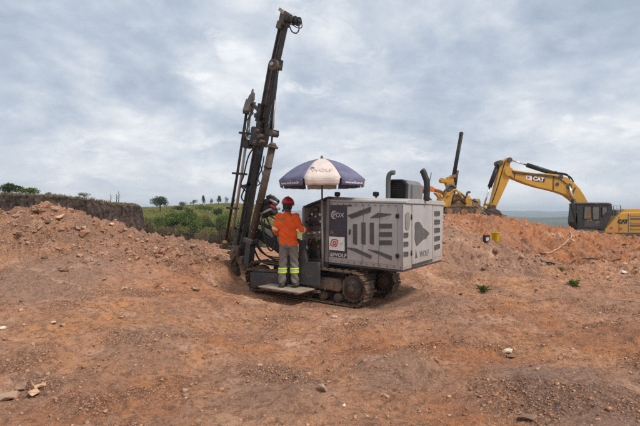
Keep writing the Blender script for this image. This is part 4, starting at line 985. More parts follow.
sh.rings([(.845, 0, 0, .188, .138), (.90, 0, 0, .196, .145), (.98, 0, 0, .188, .138), (1.15, 0, -.005, .190, .138), (1.30, 0, -.01, .203, .140), (1.40, 0, -.01, .190, .122), (1.455, 0, -.005, .135, .095), (1.50, 0, .0, .078, .075), (1.53, 0, .004, .072, .072)], 24)
for s in (-1, 1):
    p = arm_pts(s); sh.tube([p[0]+Vector((-s*.03, 0, -.01)), p[0].lerp(p[1], .3), p[1], p[2]], [.086, .079, .064, .049], 14); sh.sphere(p[0], .085, 12, 8); sh.sphere(p[1], .064, 12, 8)
shirt = union('shirt', sh, 0.011, 5, M_SHIRT, op, lambda co: 0.008*math.sin(co.z*34+4*co.x*5+2*math.sin(co.x*19))+0.007*math.sin(co.z*61+co.x*47+co.y*20)*(1 if co.z < 1.2 else .5))
tr_ = MB()
tr_.rings([(.99, 0, 0, .158, .115), (.93, 0, 0, .172, .125), (.86, 0, -.01, .178, .135), (.80, 0, -.008, .165, .125)], 22)
for s in (-1, 1): tr_.tube([(s*.092, 0, .86), (s*.10, .005, .68), (s*.105, .015, .50), (s*.108, -.005, .30), (s*.110, -.01, .085)], [.100, .098, .085, .082, .076], 16)
trou = union('trousers', tr_, 0.011, 4, M_TROU, op, lambda co: 0.006*math.sin(co.z*38+9*abs(co.x)*5+co.y*12)*(1.6 if co.z < .25 or .42 < co.z < .6 else 0.7))
for s in (-1, 1):
    bt = MB(); bt.tube([(s*.110, -.01, .20), (s*.110, -.015, .08)], [.062, .062], 12); bt.tube([(s*.110, -.06, .045), (s*.113, .02, .055), (s*.125, .15, .042), (s*.128, .20, .034)], [.046, .052, .05, .036], 12)
    union('boot', bt, 0.010, 3, M_BOOT, op)
    so = MB(); so.prism([(-.05, -.10), (.05, -.10), (.062, .0), (.062, .17), (.03, .235), (-.03, .235), (-.055, .17), (-.052, .0)], 0, 1)
    for v in so.bm.verts: x, y, z = v.co; v.co = Vector((s*.112+x+z*.06*s, z, 0.0+0.022*y))
    so.build('boot_sole', M_BLACK, op)
    for zc2 in (.372, .302):
        mm_ = MB(); mm_.rings([(zc2-.018, s*.108, -.004, .091, .091), (zc2+.018, s*.108, -.003, .0915, .0915)], 22); mm_.build('reflective_band', M_LIME, op)
    mm_ = MB(); mm_.rings([(.322, s*.108, -.004, .0885, .0885), (.352, s*.108, -.004, .0885, .0885)], 22); mm_.build('silver_band', M_SILV, op)
    p = arm_pts(s)
    if s < 0: a, b = p[0].lerp(p[1], .83), p[0].lerp(p[1], 1.03)
    else: a, b = p[1].lerp(p[2], -.02), p[1].lerp(p[2], .24)
    mm_ = MB(); mm_.tube([a, b], [.0745, .0735], 18); mm_.build('reflective_band', M_PALET, op)
    mm_ = MB(); mm_.tube([a.lerp(b, .38), a.lerp(b, .62)], [.0755, .075], 18); mm_.build('silver_band', M_SILV, op)
hm = MB(); hm.sphere((0, .02, 1.70), .130, 22, 14, (.96, 1.10, 1.02))
bm_ = hm.bm; bmesh.ops.delete(bm_, geom=[v for v in bm_.verts if v.co.z < 1.685], context='VERTS')
hl = hm.build('helmet', M_HELM, op); sd = hl.modifiers.new('shell', 'SOLIDIFY'); sd.thickness = 0.006
hr = MB(); hr.rings([(1.680, 0, .025, .124, .144), (1.688, 0, .025, .126, .146), (1.696, 0, .022, .119, .137)], 26); hr.tube([(0, .12, 1.684), (0, .185, 1.675)], [.05, .03], 10); 
for v in hr.bm.verts:
    if v.co.y > .15: v.co.z = 1.678+(v.co.z-1.678)*.25
hr.build('helmet_brim', M_HELM, hl)
rd_ = MB(); rd_.tube([(0, -.11, 1.760), (0, -.06, 1.812), (0, .03, 1.834), (0, .1, 1.808)], [.010, .013, .013, .010], 8); rd_.build('helmet_ridge', M_HELM, hl)
ha = MB(); ha.rings([(1.56, 0, -.012, .066, .066), (1.60, 0, -.005, .082, .088), (1.66, 0, .002, .092, .100), (1.70, 0, .01, .090, .105)], 18); ha.build('hair', M_HAIR, op)
nk = MB(); nk.tube(curve_pts([(-.085, -.03, 1.54), (-.06, -.075, 1.555), (0, -.088, 1.56), (.06, -.075, 1.555), (.085, -.03, 1.54)], 5), .022, 8); nk.build('neck_scarf', mat('teal_scarf', (0.035, 0.07, 0.09), 0.9), op)
def pose(co):
    x, y, z = co
    if z < .86:
        t = (.86-z)/.86; y += (.055 if x > 0 else -.035)*t; x += (.012 if x > 0 else -.02)*t
    if z > .86: x -= .028*min(1, (z-.86)/.5); y += .02*(z-.86)
    if z > 1.53:
        k = min(1, (z-1.53)/.06); a = R(-24)*k; hx_, hy_ = x+.028, y-.03; x, y = -.028+hx_*math.cos(a)-hy_*math.sin(a), .03+hx_*math.sin(a)+hy_*math.cos(a); z -= .02*k*max(0, hy_*5)
    return x, y, z
def pose_tree(o):
    for ch in o.children:
        for v in ch.data.vertices: v.co = pose(v.co)
        ch.data.update(); pose_tree(ch)
pose_tree(op)
# green oval emblem laid on the back of the shirt
sbm = bmesh.new(); sbm.from_mesh(shirt.data); tree = BVHTree.FromBMesh(sbm); sbm.free()
eb = MB(); vs = []; rings_ = [0, .5, 1.0]
for rr in rings_[1:]:
    for k in range(18):
        a = 2*math.pi*k/18; x, z = -.105+.052*rr*math.cos(a), 1.375+.036*rr*math.sin(a)+.01*rr*math.cos(a)
        h = tree.ray_cast(Vector((x, -1, z)), Vector((0, 1, 0)))[0]; vs.append((x, (h.y if h else -.15)-.004, z))
h = tree.ray_cast(Vector((-.105, -1, 1.375)), Vector((0, 1, 0)))[0]; vs.append((-.105, h.y-.004, 1.375))
fs = [(36, k, (k+1) % 18) for k in range(18)]+[(k, 18+k, 18+(k+1) % 18, (k+1) % 18) for k in range(18)]
eb._add(vs, fs); eb.build('oval_emblem', mat('olive_print', (0.22, 0.16, 0.02), 0.8), op)

# ------------------------------------------------------------------ excavator on the far bank
DE = 32.0
def X(px, py, d): return Vector(((px-320)/FOC*d, 0, EYE-(py-213)/FOC*d))
ex = empty('excavator', (17.6, DE, -0.82)); tag(ex, 'big yellow excavator with its boom stretched out behind the earth bank', 'excavator')
ex_o = Vector(ex.location)
def XP(pl, y=0.0): return [(X(px, py, DE+y).x-ex_o.x, X(px, py, DE+y).z-ex_o.z) for px, py in pl]
def xb(name, pl, y0, y1, mt, parent=ex, bev=0.03): return MB().prism(XP(pl, min(y0, 0)), y0, y1).build(name, mt, parent, bev=bev)
def xt(name, pl, y, r, mt, parent=ex, seg=12, n=1):
    q = [Vector((p[0], y, p[1])) for p in XP(pl, y)]
    return MB().tube(curve_pts(q, n) if n > 1 else q, r, seg).build(name, mt, parent)
boom_t = [(508.0, 168.0), (512.5, 169.6), (524, 171.4), (536, 173.0), (549, 173.4), (560, 175.0), (567.5, 177.6), (574, 182.4), (579.5, 188.2), (584.6, 195.6), (589.8, 205.5), (592, 212)]
boom_b = [(583, 212), (577.0, 203.6), (572.4, 199.4), (566.4, 195.0), (558, 192.0), (548, 189.4), (538, 187.2), (526, 183.4), (514, 178.6), (508.2, 174.8)]
bo = xb('boom', boom_t+boom_b, -0.32, 0.32, M_YEL)
st_ = xb('stick', [(499.0, 161.4), (503.8, 159.4), (507.6, 158.6), (509.4, 157.8), (511.4, 158.2), (511.6, 160.8), (510.2, 163.8), (510.6, 171), (509.6, 178.8), (504, 191), (495.2, 209.6), (491.6, 210.6), (490.2, 207.4), (495.4, 186), (499.6, 166.5)], -0.24, 0.24, M_YEL)
for (px, py, r_, par_) in ((509.2, 171.6, .30, st_), (510.0, 159.8, .17, st_), (500.6, 163.0, .20, st_), (493.4, 207.6, .2, st_), (569.4, 186.2, .20, bo), (557.6, 184.0, .12, bo), (561, 177, .16, bo)):
    c = XP([(px, py)], -.36)[0]; MB().cyl((c[0], -.36, c[1]), (c[0], .36, c[1]), r_, 16).build('pin', M_RUST if r_ < .25 else M_YEL, par_)
xt('bucket_cylinder', [(498.6, 162.6), (489.6, 187.0)], -.10, .15, M_BLACK); xt('bucket_rod', [(489.8, 186.4), (484.2, 205.0)], -.10, .06, M_CHROME)
xt('stick_rod', [(509.6, 159.6), (528.5, 165.4)], 0, .06, M_CHROME); xt('stick_cylinder', [(527.0, 165.0), (556.0, 174.2)], 0, .16, M_BLACK); xt('cylinder_clevis', [(554.5, 173.6), (561.4, 176.0)], 0, .20, M_VENT)
for y in (-.42, .42):
    xt('lift_rod', [(569.4, 186.4), (573.6, 201.4)], y, .065, M_CHROME); xt('lift_cylinder', [(573.0, 199.6), (579.5, 226)], y, .15, M_BLACK)
xt('hose', [(556, 172.6), (562, 173.2), (567.0, 174.6), (570.0, 179.5)], -.2, .05, M_BLACK, seg=7, n=6); xt('hose', [(557, 173.4), (563, 174.2), (570, 176.8), (573.5, 182)], .15, .05, M_BLACK, seg=7, n=6)
xt('link', [(484.2, 205.0), (493.6, 203.4)], 0, .09, M_YEL); xt('link', [(484.2, 205.0), (486.6, 212.4)], 0, .09, M_YEL)
bk = MB(); bk.prism(XP([(485.6, 209.6), (490.6, 208.4), (495.4, 210.4), (498.6, 214.8), (499.8, 219.5), (494, 221), (487.0, 218.0), (484.8, 213.6)]), -.75, .75); bk.build('bucket', M_RUST, ex, bev=.03)
for i in range(5):
    m = MB(); c = XP([(499.6, 219.6)])[0]; y = -.62+i*.31; m.prism([(c[0]-.12, c[1]-.02), (c[0]-.02, c[1]+.1), (c[0]+.12, c[1]-.16)], y-.06, y+.06); m.build('bucket_tooth', M_RUST, ex)
for pl in ([(512, 171.2), (524, 173.0), (548, 175.2), (561, 177.6)], [(512, 172.6), (524, 174.2), (540, 175.6), (558, 178.4), (567, 184)]):
    xt('hose', pl, -.36, .028, M_BLACK, bo, 6, 6)
xt('hose', [(505.5, 160.8), (502.0, 172), (497.6, 187), (492, 203)], -.27, .028, M_BLACK, st_, 6, 6)
for pl in ([(514, 172.2), (515.2, 172.4), (515.2, 178.0), (514, 177.6)], [(553, 175.6), (554.4, 175.8), (554.0, 190.2), (552.6, 189.8)], [(574.6, 187), (576.0, 188.0), (571.6, 197.4), (570.4, 196.6)]):
    xb('weld_seam', pl, -.335, -.322, M_RUST, bo, 0)
# upper body: hood, cab, deck, counterweight
hood = MB(); hood.prism(XP([(604.6, 233.4), (605.4, 229.6), (610.6, 224.0), (616.2, 217.4), (621.0, 212.6), (664.0, 211.2), (676, 212.6), (681.5, 217.0), (683.5, 227), (680.5, 233.4)], -1.45), -1.45, 1.45); hood = hood.build('engine_hood', M_YEL, ex, bev=.05)
xb('hood_top', [(622, 213.0), (624.0, 209.0), (660, 208.2), (664, 211.6)], -1.1, 1.1, M_YEL)
for i in range(5):
    y0 = 214.6+i*3.3; m = MB(); m.prism(XP([(630.4, y0), (668, y0), (668, y0+1.7), (630.4, y0+1.7)], -1.46), -1.475, -1.452); m.build('louvre', M_VENT if i % 2 else mat('louvre_yellow', (0.42, 0.22, 0.02), 0.5), hood)
xb('hood_seam', [(618.8, 216.4), (619.4, 216.4), (619.4, 232), (618.8, 232)], -1.462, -1.451, M_VENT, hood, 0); xb('hood_seam', [(628.2, 213.6), (628.8, 213.6), (628.8, 232), (628.2, 232)], -1.462, -1.451, M_VENT, hood, 0)
for px, py in ((611.4, 227.8), (620.6, 228.6)): xb('warning_sticker', [(px-1.4, py-1.0), (px+1.4, py-1.0), (px+1.4, py+1.0), (px-1.4, py+1.0)], -1.465, -1.452, M_RED, hood, 0)
def cat_logo(px, py, size, y, parent):
    c = XP([(px, py)], y)[0]; text('lettering', 'CAT', size, frame((c[0], y-.02, c[1]), (1, 0, 0.0), (0, 0, 1)), M_BLACK, parent, .008, .02, 1.0)
    t = MB(); t.prism([(c[0]-.14*size, c[1]-.34*size), (c[0]+.16*size, c[1]-.34*size), (c[0]+.01*size, c[1]-.06*size)], y-.034, y-.029); t.build('triangle_emblem', M_YEL, parent)
cat_logo(622.8, 221.6, .33, -1.452, hood)
# boom lettering on the plate
sl = (Vector(XP([(545, 178)])[0])-Vector(XP([(525, 175.2)])[0])).normalized()
bs_ = MB(); bs_.prism(XP([(526.0, 175.2), (532.0, 176.0), (532.0, 180.4), (526.0, 179.4)], -.33), -.335, -.322); bs_.build('white_sticker', M_WHITE, bo)
bs_ = MB(); bs_.prism(XP([(527.2, 176.4), (529.4, 176.7), (529.4, 178.7), (527.2, 178.4)], -.33), -.342, -.336); bs_.build('red_mark', M_RED, bo)
bs_ = MB(); bs_.prism(XP([(532.4, 176.0), (545.6, 177.6), (544.2, 182.4), (532.4, 180.6)], -.33), -.335, -.322); bs_.build('dark_sticker', mat('dark_red_brown_print', (0.045, 0.014, 0.012), 0.5), bo)
c = XP([(538.4, 179.2)], -.33)[0]; text('lettering', 'CAT', .36, frame((c[0], -.345, c[1]), (sl.x, 0, sl.y), (0, 0, 1)), M_WHITE, bo, .006, .02, 1.05)
# cab: dark frame, glass, roof
cab = MB(); cab.prism(XP([(577.0, 204.0), (582, 203.4), (610.6, 203.6), (612.4, 206.0), (612.0, 214.0), (605.2, 229.0), (577.4, 229.4), (575.2, 222.0)], -1.4), -1.40, -.45); cab = cab.build('cab', mat('cab_black', (0.020, 0.019, 0.018), 0.45, dust=.2, dcol=(.1, .07, .05)), ex, bev=.03)
xb('cab_roof', [(576.2, 204.2), (580, 202.4), (609.8, 202.6), (613.0, 204.8)], -1.46, -.40, M_GSTEEL, cab)
M_WIN = mat('tinted_window', (0.11, 0.10, 0.085), 0.1, var=.15)
for pl in ([(584.4, 206.2), (591.4, 206.0), (591.8, 218.6), (583.6, 219.0)], [(592.4, 206.2), (599.6, 206.2), (599.6, 219.6), (592.8, 219.6)], [(602.0, 206.6), (607.4, 206.6), (607.4, 212.0), (602.0, 216.5)]):
    w = xb('window', pl, -1.415, -1.402, M_WIN, cab, 0)
    for i in range(len(pl)):
        a, b = XP([pl[i]], -1.41)[0], XP([pl[(i+1) % len(pl)]], -1.41)[0]; m = MB(); m.bar((a[0], -1.42, a[1]), (b[0], -1.42, b[1]), .03, .05, up=(0, 1, 0)); m.build('window_frame', M_BLACK, w)
xb('door_panel', [(584.2, 220.6), (600.0, 220.6), (600.0, 226.4), (584.2, 226.8)], -1.415, -1.402, M_GSTEEL, cab, 0)
xb('seat', [(586.4, 221.0), (588.2, 211.0), (590.0, 208.2), (592.4, 208.6), (592.0, 221)], -1.42, -1.405, mat('seat_tan', (0.17, 0.10, 0.04), .8), cab, 0)
for pl in (([(576.4, 205), (572.2, 203.6)]), ([(575.6, 214), (571.6, 206)])): xt('mirror_arm', pl, -1.3, .03, M_BLACK, cab)
xb('front_guard', [(571.4, 203.6), (574.0, 203.0), (577.4, 213.6), (577.6, 227), (576.4, 228.4), (575.2, 219)], -1.40, -1.2, M_BLACK, cab, .01)
xb('mirror', [(570.4, 203.4), (573.4, 203.0), (574.6, 208.6), (572.4, 209.2)], -1.5, -1.42, M_BLACK, cab, .01)
xt('grab_rail', [(613.6, 215.6), (613.6, 205.6), (620.4, 205.4), (620.8, 213.6)], -1.38, .035, M_ROD); xt('grab_rail', [(613.6, 210), (620.6, 209.6)], -1.38, .03, M_ROD); xt('grab_rail', [(617.2, 205.6), (617.2, 214)], -1.38, .03, M_ROD)
xb('tool_case', [(615.4, 209.6), (619.2, 209.4), (619.2, 214), (615.4, 215.4)], -1.2, -.7, mat('blue_case', (.1, .13, .2), .5))
xb('deck', [(577.0, 229.8), (680, 233.8), (680, 235.8), (577.0, 235.0)], -1.42, 1.42, M_VENT)
for y0, y1 in ((-1.62, -1.0), (1.0, 1.62)):
    m = MB(); zb_ = .02; xa2, xb2 = -2.35, 4.0; r_ = .46
    pl = [(xa2+r_-r_*math.sin(R(a)), zb_+r_-r_*math.cos(R(a))) for a in range(0, 181, 20)]+[(xb2-r_+r_*math.sin(R(a)), zb_+r_+r_*math.cos(R(a))) for a in range(0, 181, 20)]
    m.prism(pl, y0, y1); tk = m.build('track', M_TRK, ex)
    pm_ = pl[9:]+pl[:9]
    for i in range(26):
        x = xa2+r_+(xb2-xa2-2*r_)*i/25
        for z in (zb_-.03, zb_+2*r_): MB().box(x-.09, x+.09, y0-.02, y1+.02, z, z+.03).build('track_shoe', M_MUD, tk)
    m = MB(); m.box(xa2+.6, xb2-.6, y0-.03, y0-.002, .25, .7, None, .02); m.build('track_frame', M_MUD, tk)
MB().box(-1.0, 2.6, -1.0, 1.0, .45, 1.0, None, .04).build('undercarriage', M_MUD, ex)

# ------------------------------------------------------------------ old yellow drill on the rise
DD = 25.0
yo = Vector(((458-320)/FOC*DD, DD, gz((458-320)/FOC*DD, DD)-0.02))
yd = empty('yellow_drill', yo); tag(yd, 'old yellow crawler drill with a thin black mast standing on the rise', 'drill rig')
def Yp(px, py, y=0.0):
    p = ray(px, py, DD+y); return Vector((p.x-yo.x, y, p.z-yo.z))
def yb(name, pl, y0, y1, mt, bev=.015): return MB().prism([(Yp(px, py, y0).x, Yp(px, py, y0).z) for px, py in pl], y0, y1).build(name, mt, yd, bev=bev)
def ytb(name, pl, y, r, mt, n=1, seg=9):
    q = [Yp(px, py, y) for px, py in pl]; return MB().tube(curve_pts(q, n) if n > 1 else q, r, seg).build(name, mt, yd)
M_OLDY = mat('old_yellow_paint', (0.56, 0.28, 0.025), 0.6, var=.2, vs=4, dust=.4, dcol=(.24, .13, .06), ds=4)
M_YRUST = mat('rusty_yellow', (0.30, 0.16, 0.05), 0.7, var=.3, vs=6, col2=(.12, .07, .035), dust=.3)
for y0 in (-.75, .55):
    z0 = .0; pl = []
    a, b = Yp(441, 212), Yp(478.5, 212); xa2, xb2 = a.x, b.x; r_ = .26
    pl = [(xa2+r_-r_*math.sin(R(t)), z0+r_-r_*math.cos(R(t))) for t in range(0, 181, 20)]+[(xb2-r_+r_*math.sin(R(t)), z0+r_+r_*math.cos(R(t))) for t in range(0, 181, 20)]
    m = MB(); m.prism(pl, y0, y0+.28); tk = m.build('track', M_TRK, yd)
    for i in range(16):
        x = xa2+r_+(xb2-xa2-2*r_)*i/15
        for z in (z0-.02, z0+2*r_): MB().box(x-.04, x+.04, y0-.02, y0+.30, z, z+.03).build('track_shoe', M_MUD, tk)
    for x in (xa2+r_, (xa2+xb2)/2, xb2-r_): MB().cyl((x, y0-.04, z0+r_), (x, y0+.1, z0+r_), .17, 14).build('wheel', M_YRUST, tk)
yb('body', [(441.5, 207), (441.5, 200), (445.4, 197.6), (447.2, 192.0), (454, 191.4), (452.0, 199.0), (450.4, 206.8)], -.55, .15, M_OLDY)
yb('chassis', [(441, 208), (476, 208.4), (476, 203.2), (441, 203)], -.45, .55, M_YRUST)
yb('engine', [(452, 206), (453.6, 194.6), (459, 193.0), (463, 197), (464, 206)], -.35, .4, M_YRUST, .03)
yb('tank', [(465, 207), (465.6, 197.4), (471.8, 197.8), (472.0, 207)], -.5, .3, M_OLDY, .04)
ytb('drum', [(473.5, 204), (478.6, 204.4)], .0, .30, M_YRUST, 1, 16)
for pl, r_, mt in (([(447, 197), (455, 189.6), (461, 196)], .05, M_OLDY), ([(452, 203), (459, 199.5), (466, 203.5)], .05, M_BLACK), ([(455, 206), (462, 199), (470, 196.4)], .045, M_OLDY),
                   ([(459, 192), (463.5, 195.4), (466, 199.5)], .06, M_OLDY), ([(444, 192), (450.5, 185), (456, 187.5)], .06, M_VENT), ([(456, 190), (464, 196), (478, 202.5)], .035, M_BLACK), ([(466.6, 197), (467.6, 192.6), (470.2, 192.0)], .06, M_VENT)):
    ytb('pipe', pl, -.5+rng.uniform(-.1, .3), r_, mt, 5)
yb('head', [(440.6, 179.6), (442.4, 177.6), (447.4, 180.0), (448.4, 177.0), (452.0, 175.4), (454.6, 180.4), (455.6, 188.6), (450.6, 190.6), (447.6, 186.4), (446.4, 182.8), (441.6, 182.4)], -.28, .2, M_OLDY, .02)
yb('swing_arm', [(448, 190), (452, 184), (457, 186), (455.4, 193.6), (449.8, 194.4)], -.35, .1, M_VENT, .02)
ytb('mast', [(451.2, 190), (461.6, 132.6)], -.12, .105, M_BLACK, 1, 4); ytb('mast_rail', [(453.0, 188), (462.0, 134.5)], -.25, .035, M_MAST); ytb('feed_cylinder', [(454.8, 186), (457.2, 170.4)], -.2, .09, M_MAST)
yb('mast_head', [(460.2, 134.8), (460.9, 131.4), (463.2, 131.8), (462.6, 135.2)], -.24, 0.02, M_MAST, .01); yb('clamp', [(450.0, 178.2), (456.4, 177.4), (456.0, 174.4), (451.4, 175.0)], -.3, .05, M_YRUST, .01)
ytb('boom', [(429.5, 187.4), (434.5, 190.2), (440.4, 191.8), (445.0, 195.4)], .1, .09, M_ORNG, 4); yb('boom_head', [(427.6, 186.2), (432.4, 186.2), (435.8, 188.8), (434.0, 191.6), (428.4, 190.4)], -.1, .25, M_ORNG, .02)
yb('fender', [(434.6, 192.4), (440.6, 193.0), (442.6, 198.6), (441.0, 205), (438.0, 205), (438.6, 197)], -.2, .2, M_OLDY, .02)
ytb('pressure_vessel', [(420.6, 189.6), (425.6, 190.0)], .6, .20, M_RED, 1, 14)
ytb('vessel_support', [(423.0, 191), (436, 206)], .6, .06, M_YRUST)

# ------------------------------------------------------------------ small things on the bank
pp = hit(495.5, 242.0, 8); s_ = pp.y/FOC
pl_ = empty('pail', pp); tag(pl_, 'yellow plastic pail standing on the slope beside a small black box', 'pail')
m = MB(); h_ = 9.6*s_; r_ = 4.0*s_
m.lathe([(r_*.80, 0), (r_, h_), (r_*1.06, h_), (r_*1.06, h_*.93), (r_*.96, h_*.92), (r_*.78, .01)], (0, 0, 0), 20); m.build('bucket_shell', mat('yellow_plastic', (.62, .40, .01), .4, dust=.15), pl_, bev=.004)
m = MB(); m.tube([(r_*math.cos(R(a)), -.25*r_*math.sin(R(a)), h_*.95-r_*1.0*math.sin(R(a))*.7) for a in range(0, 181, 15)], .006, 6); m.build('handle', M_VENT, pl_)
MB().lathe([(r_*.9, -.02), (r_*.9, 0)], (0, 0, h_*.86), 18).build('paint_fill', mat('pail_inside', (.3, .2, .02), .6), pl_)
bp_ = hit(486.4, 242.6, 8); bx = empty('black_box', bp_, (0, 0, R(14))); tag(bx, 'small black box with a pale label left of the yellow pail', 'box'); s_ = bp_.y/FOC
MB().box(-2.9*s_, 2.9*s_, -2*s_, 2*s_, 0, 7.6*s_, None, .012).build('case', M_BLACK, bx); MB().box(-1.9*s_, 1.7*s_, -2*s_-.006, -2*s_-.001, 1.6*s_, 5.2*s_).build('pale_label', M_WORN, bx); MB().tube([(-2*s_, 0, 7.5*s_), (-1.6*s_, 0, 8.6*s_), (1.6*s_, 0, 8.6*s_), (2*s_, 0, 7.5*s_)], .01, 6).build('handle', M_VENT, bx)
def ground_hose(name, pix, r, mt, label, cat='hose', lift=0.0, group=None):
    q = [hit(px, py, 7)+Vector((0, 0, r*.7+lift)) for px, py in pix]
    c = curve_pts(q, 40); g_ = [gz(p.x, p.y) for p in c]; w_ = 14
    c = [Vector((p.x, p.y, sum(g_[max(0, i-w_):i+w_+1])/len(g_[max(0, i-w_):i+w_+1])+r+.035)) for i, p in enumerate(c)][::4]
    o = MB().tube(c, r, 8).build(name, mt, None); return tag(o, label, cat, group)
ground_hose('hose', [(570.0, 232.0), (571.6, 236.0), (568.4, 241.0), (562.4, 246.0), (555.0, 250.0), (546.0, 253.4), (540.6, 253.6)], .026, mat('cream_hose', (.46, .33, .225), .7), 'cream hose curving down the orange bank into the hollow')
def span(name, a, b, sag, r, mt, label, cat):
    q = [a.lerp(b, t/12)-Vector((0, 0, sag*math.sin(math.pi*t/12))) for t in range(13)]
    q = [Vector((p.x, p.y, max(p.z, gz(p.x, p.y)+r))) for p in q]
    return tag(MB().tube(q, r, 7).build(name, mt, None), label, cat)
M_CAB = mat('pale_grey_cable', (.30, .22, .165), .7)
span('cable', ray(470, 199, DD-.6), hit(545.5, 263.5, 8), .1, .017, M_CAB, 'long pale cable stretched from the yellow drill down past the pail', 'cable')
span('cable', hit(482.5, 226.0, 8)+Vector((0, 0, .1)), hit(536, 270, 8), .0, .014, M_CAB, 'pale cable lying lower down the slope just below the pail', 'cable')
span('cable', ray(463, 196, DD-.7), ray(506.5, 216, DD+3), .15, .03, M_BLACK, 'dark cable running from the yellow drill towards the excavator bucket', 'cable')
ground_hose('pipe', [(541, 260.6), (556, 262.2), (575, 262.4), (595, 261.0), (615, 259.2), (636, 257.0), (655, 256.0)], .020, M_BLACK, 'thin black line lying along the foot of the orange bank', 'pipe')  # dark line at the bank foot, drawn as a thin tube

# ------------------------------------------------------------------ stones
def stone_material(name, cols, bump=0.6):
    m = bpy.data.materials.new(name); m.use_nodes = True; nt = m.node_tree
    b = nt.nodes['Principled BSDF']; b.inputs['Roughness'].default_value = 0.92; b.inputs['Specular IOR Level'].default_value = 0.2
    g = N(nt, 'ShaderNodeNewGeometry'); oi = N(nt, 'ShaderNodeObjectInfo'); v = g.outputs['Position']
    rnd = mth(nt, 'FRACT', mth(nt, 'ADD', g.outputs['Random Per Island'], oi.outputs['Random']))
    c = ramp(nt, rnd, [(i/(len(cols)-1), k) for i, k in enumerate(cols)])
    n = noise(nt, v, 9, 8, 0.7, 0.4)
    c = mixc(nt, ramp(nt, n, [(0.45, 0), (0.68, 0.75)]), c, (0.40, 0.235, 0.155))
    c = mixc(nt, ramp(nt, noise(nt, v, 30, 6, .7), [(0.34, .5), (0.48, 0)]), c, (0.12, 0.08, 0.062))
    c = gain(nt, c, (1.28, 1.17, 1.04))
    nt.links.new(c, b.inputs['Base Color'])
    bp = N(nt, 'ShaderNodeBump'); bp.inputs['Strength'].default_value = bump; bp.inputs['Distance'].default_value = 0.03
    nt.links.new(noise(nt, v, 22, 8, 0.7), bp.inputs['Height']); nt.links.new(bp.outputs[0], b.inputs['Normal'])
    return m
M_STONE = stone_material('broken_stone', [(0.22, 0.14, 0.10), (0.42, 0.26, 0.175), (0.33, 0.20, 0.14), (0.26, 0.19, 0.155), (0.48, 0.32, 0.225), (0.30, 0.17, 0.11)])
M_GRAV = stone_material('gravel_stone', [(0.22, 0.122, 0.082), (0.42, 0.24, 0.15), (0.32, 0.175, 0.11), (0.26, 0.18, 0.145), (0.55, 0.37, 0.26), (0.38, 0.19, 0.105)])
M_PALE = stone_material('pale_stone', [(0.62, 0.54, 0.46), (0.70, 0.64, 0.57)], .4)
M_TAN = stone_material('tan_slab', [(0.50, 0.33, 0.23), (0.56, 0.39, 0.28)], .4)
M_DARKST = stone_material('dark_slab', [(0.16, 0.115, 0.095), (0.20, 0.14, 0.11)], .5)
M_GRYST = stone_material('grey_brown_stone', [(0.30, 0.23, 0.19), (0.33, 0.25, 0.20)], .5)
def rock_mesh(seed, flat=0.6, n=16, slab=False):
    r = random.Random(seed); bm = bmesh.new()
    for i in range(n):
        if slab:
            a = 2*math.pi*i/n*2; k = r.uniform(.75, 1.0); p = Vector((k*math.cos(a)*r.uniform(.8, 1), .68*k*math.sin(a), (1 if i % 2 else -1)*flat*r.uniform(.7, 1)))
        else:
            p = Vector((r.gauss(0, 1), r.gauss(0, 1), r.gauss(0, 1))).normalized()*r.uniform(.75, 1.05)
            p = Vector((p.x, p.y*.8, p.z*flat))
        bm.verts.new(p)
    bmesh.ops.convex_hull(bm, input=bm.verts[:], use_existing_faces=False)
    bmesh.ops.delete(bm, geom=[v for v in bm.verts if not v.link_faces], context='VERTS')
    bmesh.ops.bevel(bm, geom=bm.edges[:], offset=.045, segments=1, affect='EDGES')
    bmesh.ops.recalc_face_normals(bm, faces=bm.faces[:])
    me = bpy.data.meshes.new('rock'); bm.to_mesh(me); bm.free(); return me
RCOL = {'reddish': stone_material('reddish_stone', [(0.24, 0.125, 0.08), (0.34, 0.185, 0.12)]), 'tan': stone_material('tan_stone', [(0.38, 0.24, 0.16), (0.47, 0.32, 0.225)]),
        'grey': stone_material('grey_stone', [(0.25, 0.185, 0.15), (0.31, 0.235, 0.195)]), 'dark': stone_material('dark_stone', [(0.13, 0.088, 0.07), (0.19, 0.125, 0.095)])}
ROCKS = [rock_mesh(100+i, rng.uniform(.45, .8), rng.choice((11, 13, 15))) for i in range(14)]+[rock_mesh(200+i, rng.uniform(.16, .30), 12, True) for i in range(10)]
def place_rock(me, p, s, mt, tilt=0.5, sink=0.3, rz=None, sc=None, name='rock'):
    if not me.materials: me.materials.append(M_STONE)
    o = bpy.data.objects.new(name, me); COL.objects.link(o)
    o.rotation_euler = (rng.uniform(-tilt, tilt), rng.uniform(-tilt, tilt), rng.uniform(0, 6.3) if rz is None else rz)
    sc = sc or (1, 1, 1); o.scale = (s*sc[0], s*sc[1], s*sc[2])
    o.location = p+Vector((0, 0, s*sc[2]*(0.45-sink)))
    if mt is not None and mt is not M_STONE:
        o.data = me.copy(); o.data.materials.clear(); o.data.materials.append(mt)
    return o
SL = ROCKS[14:]
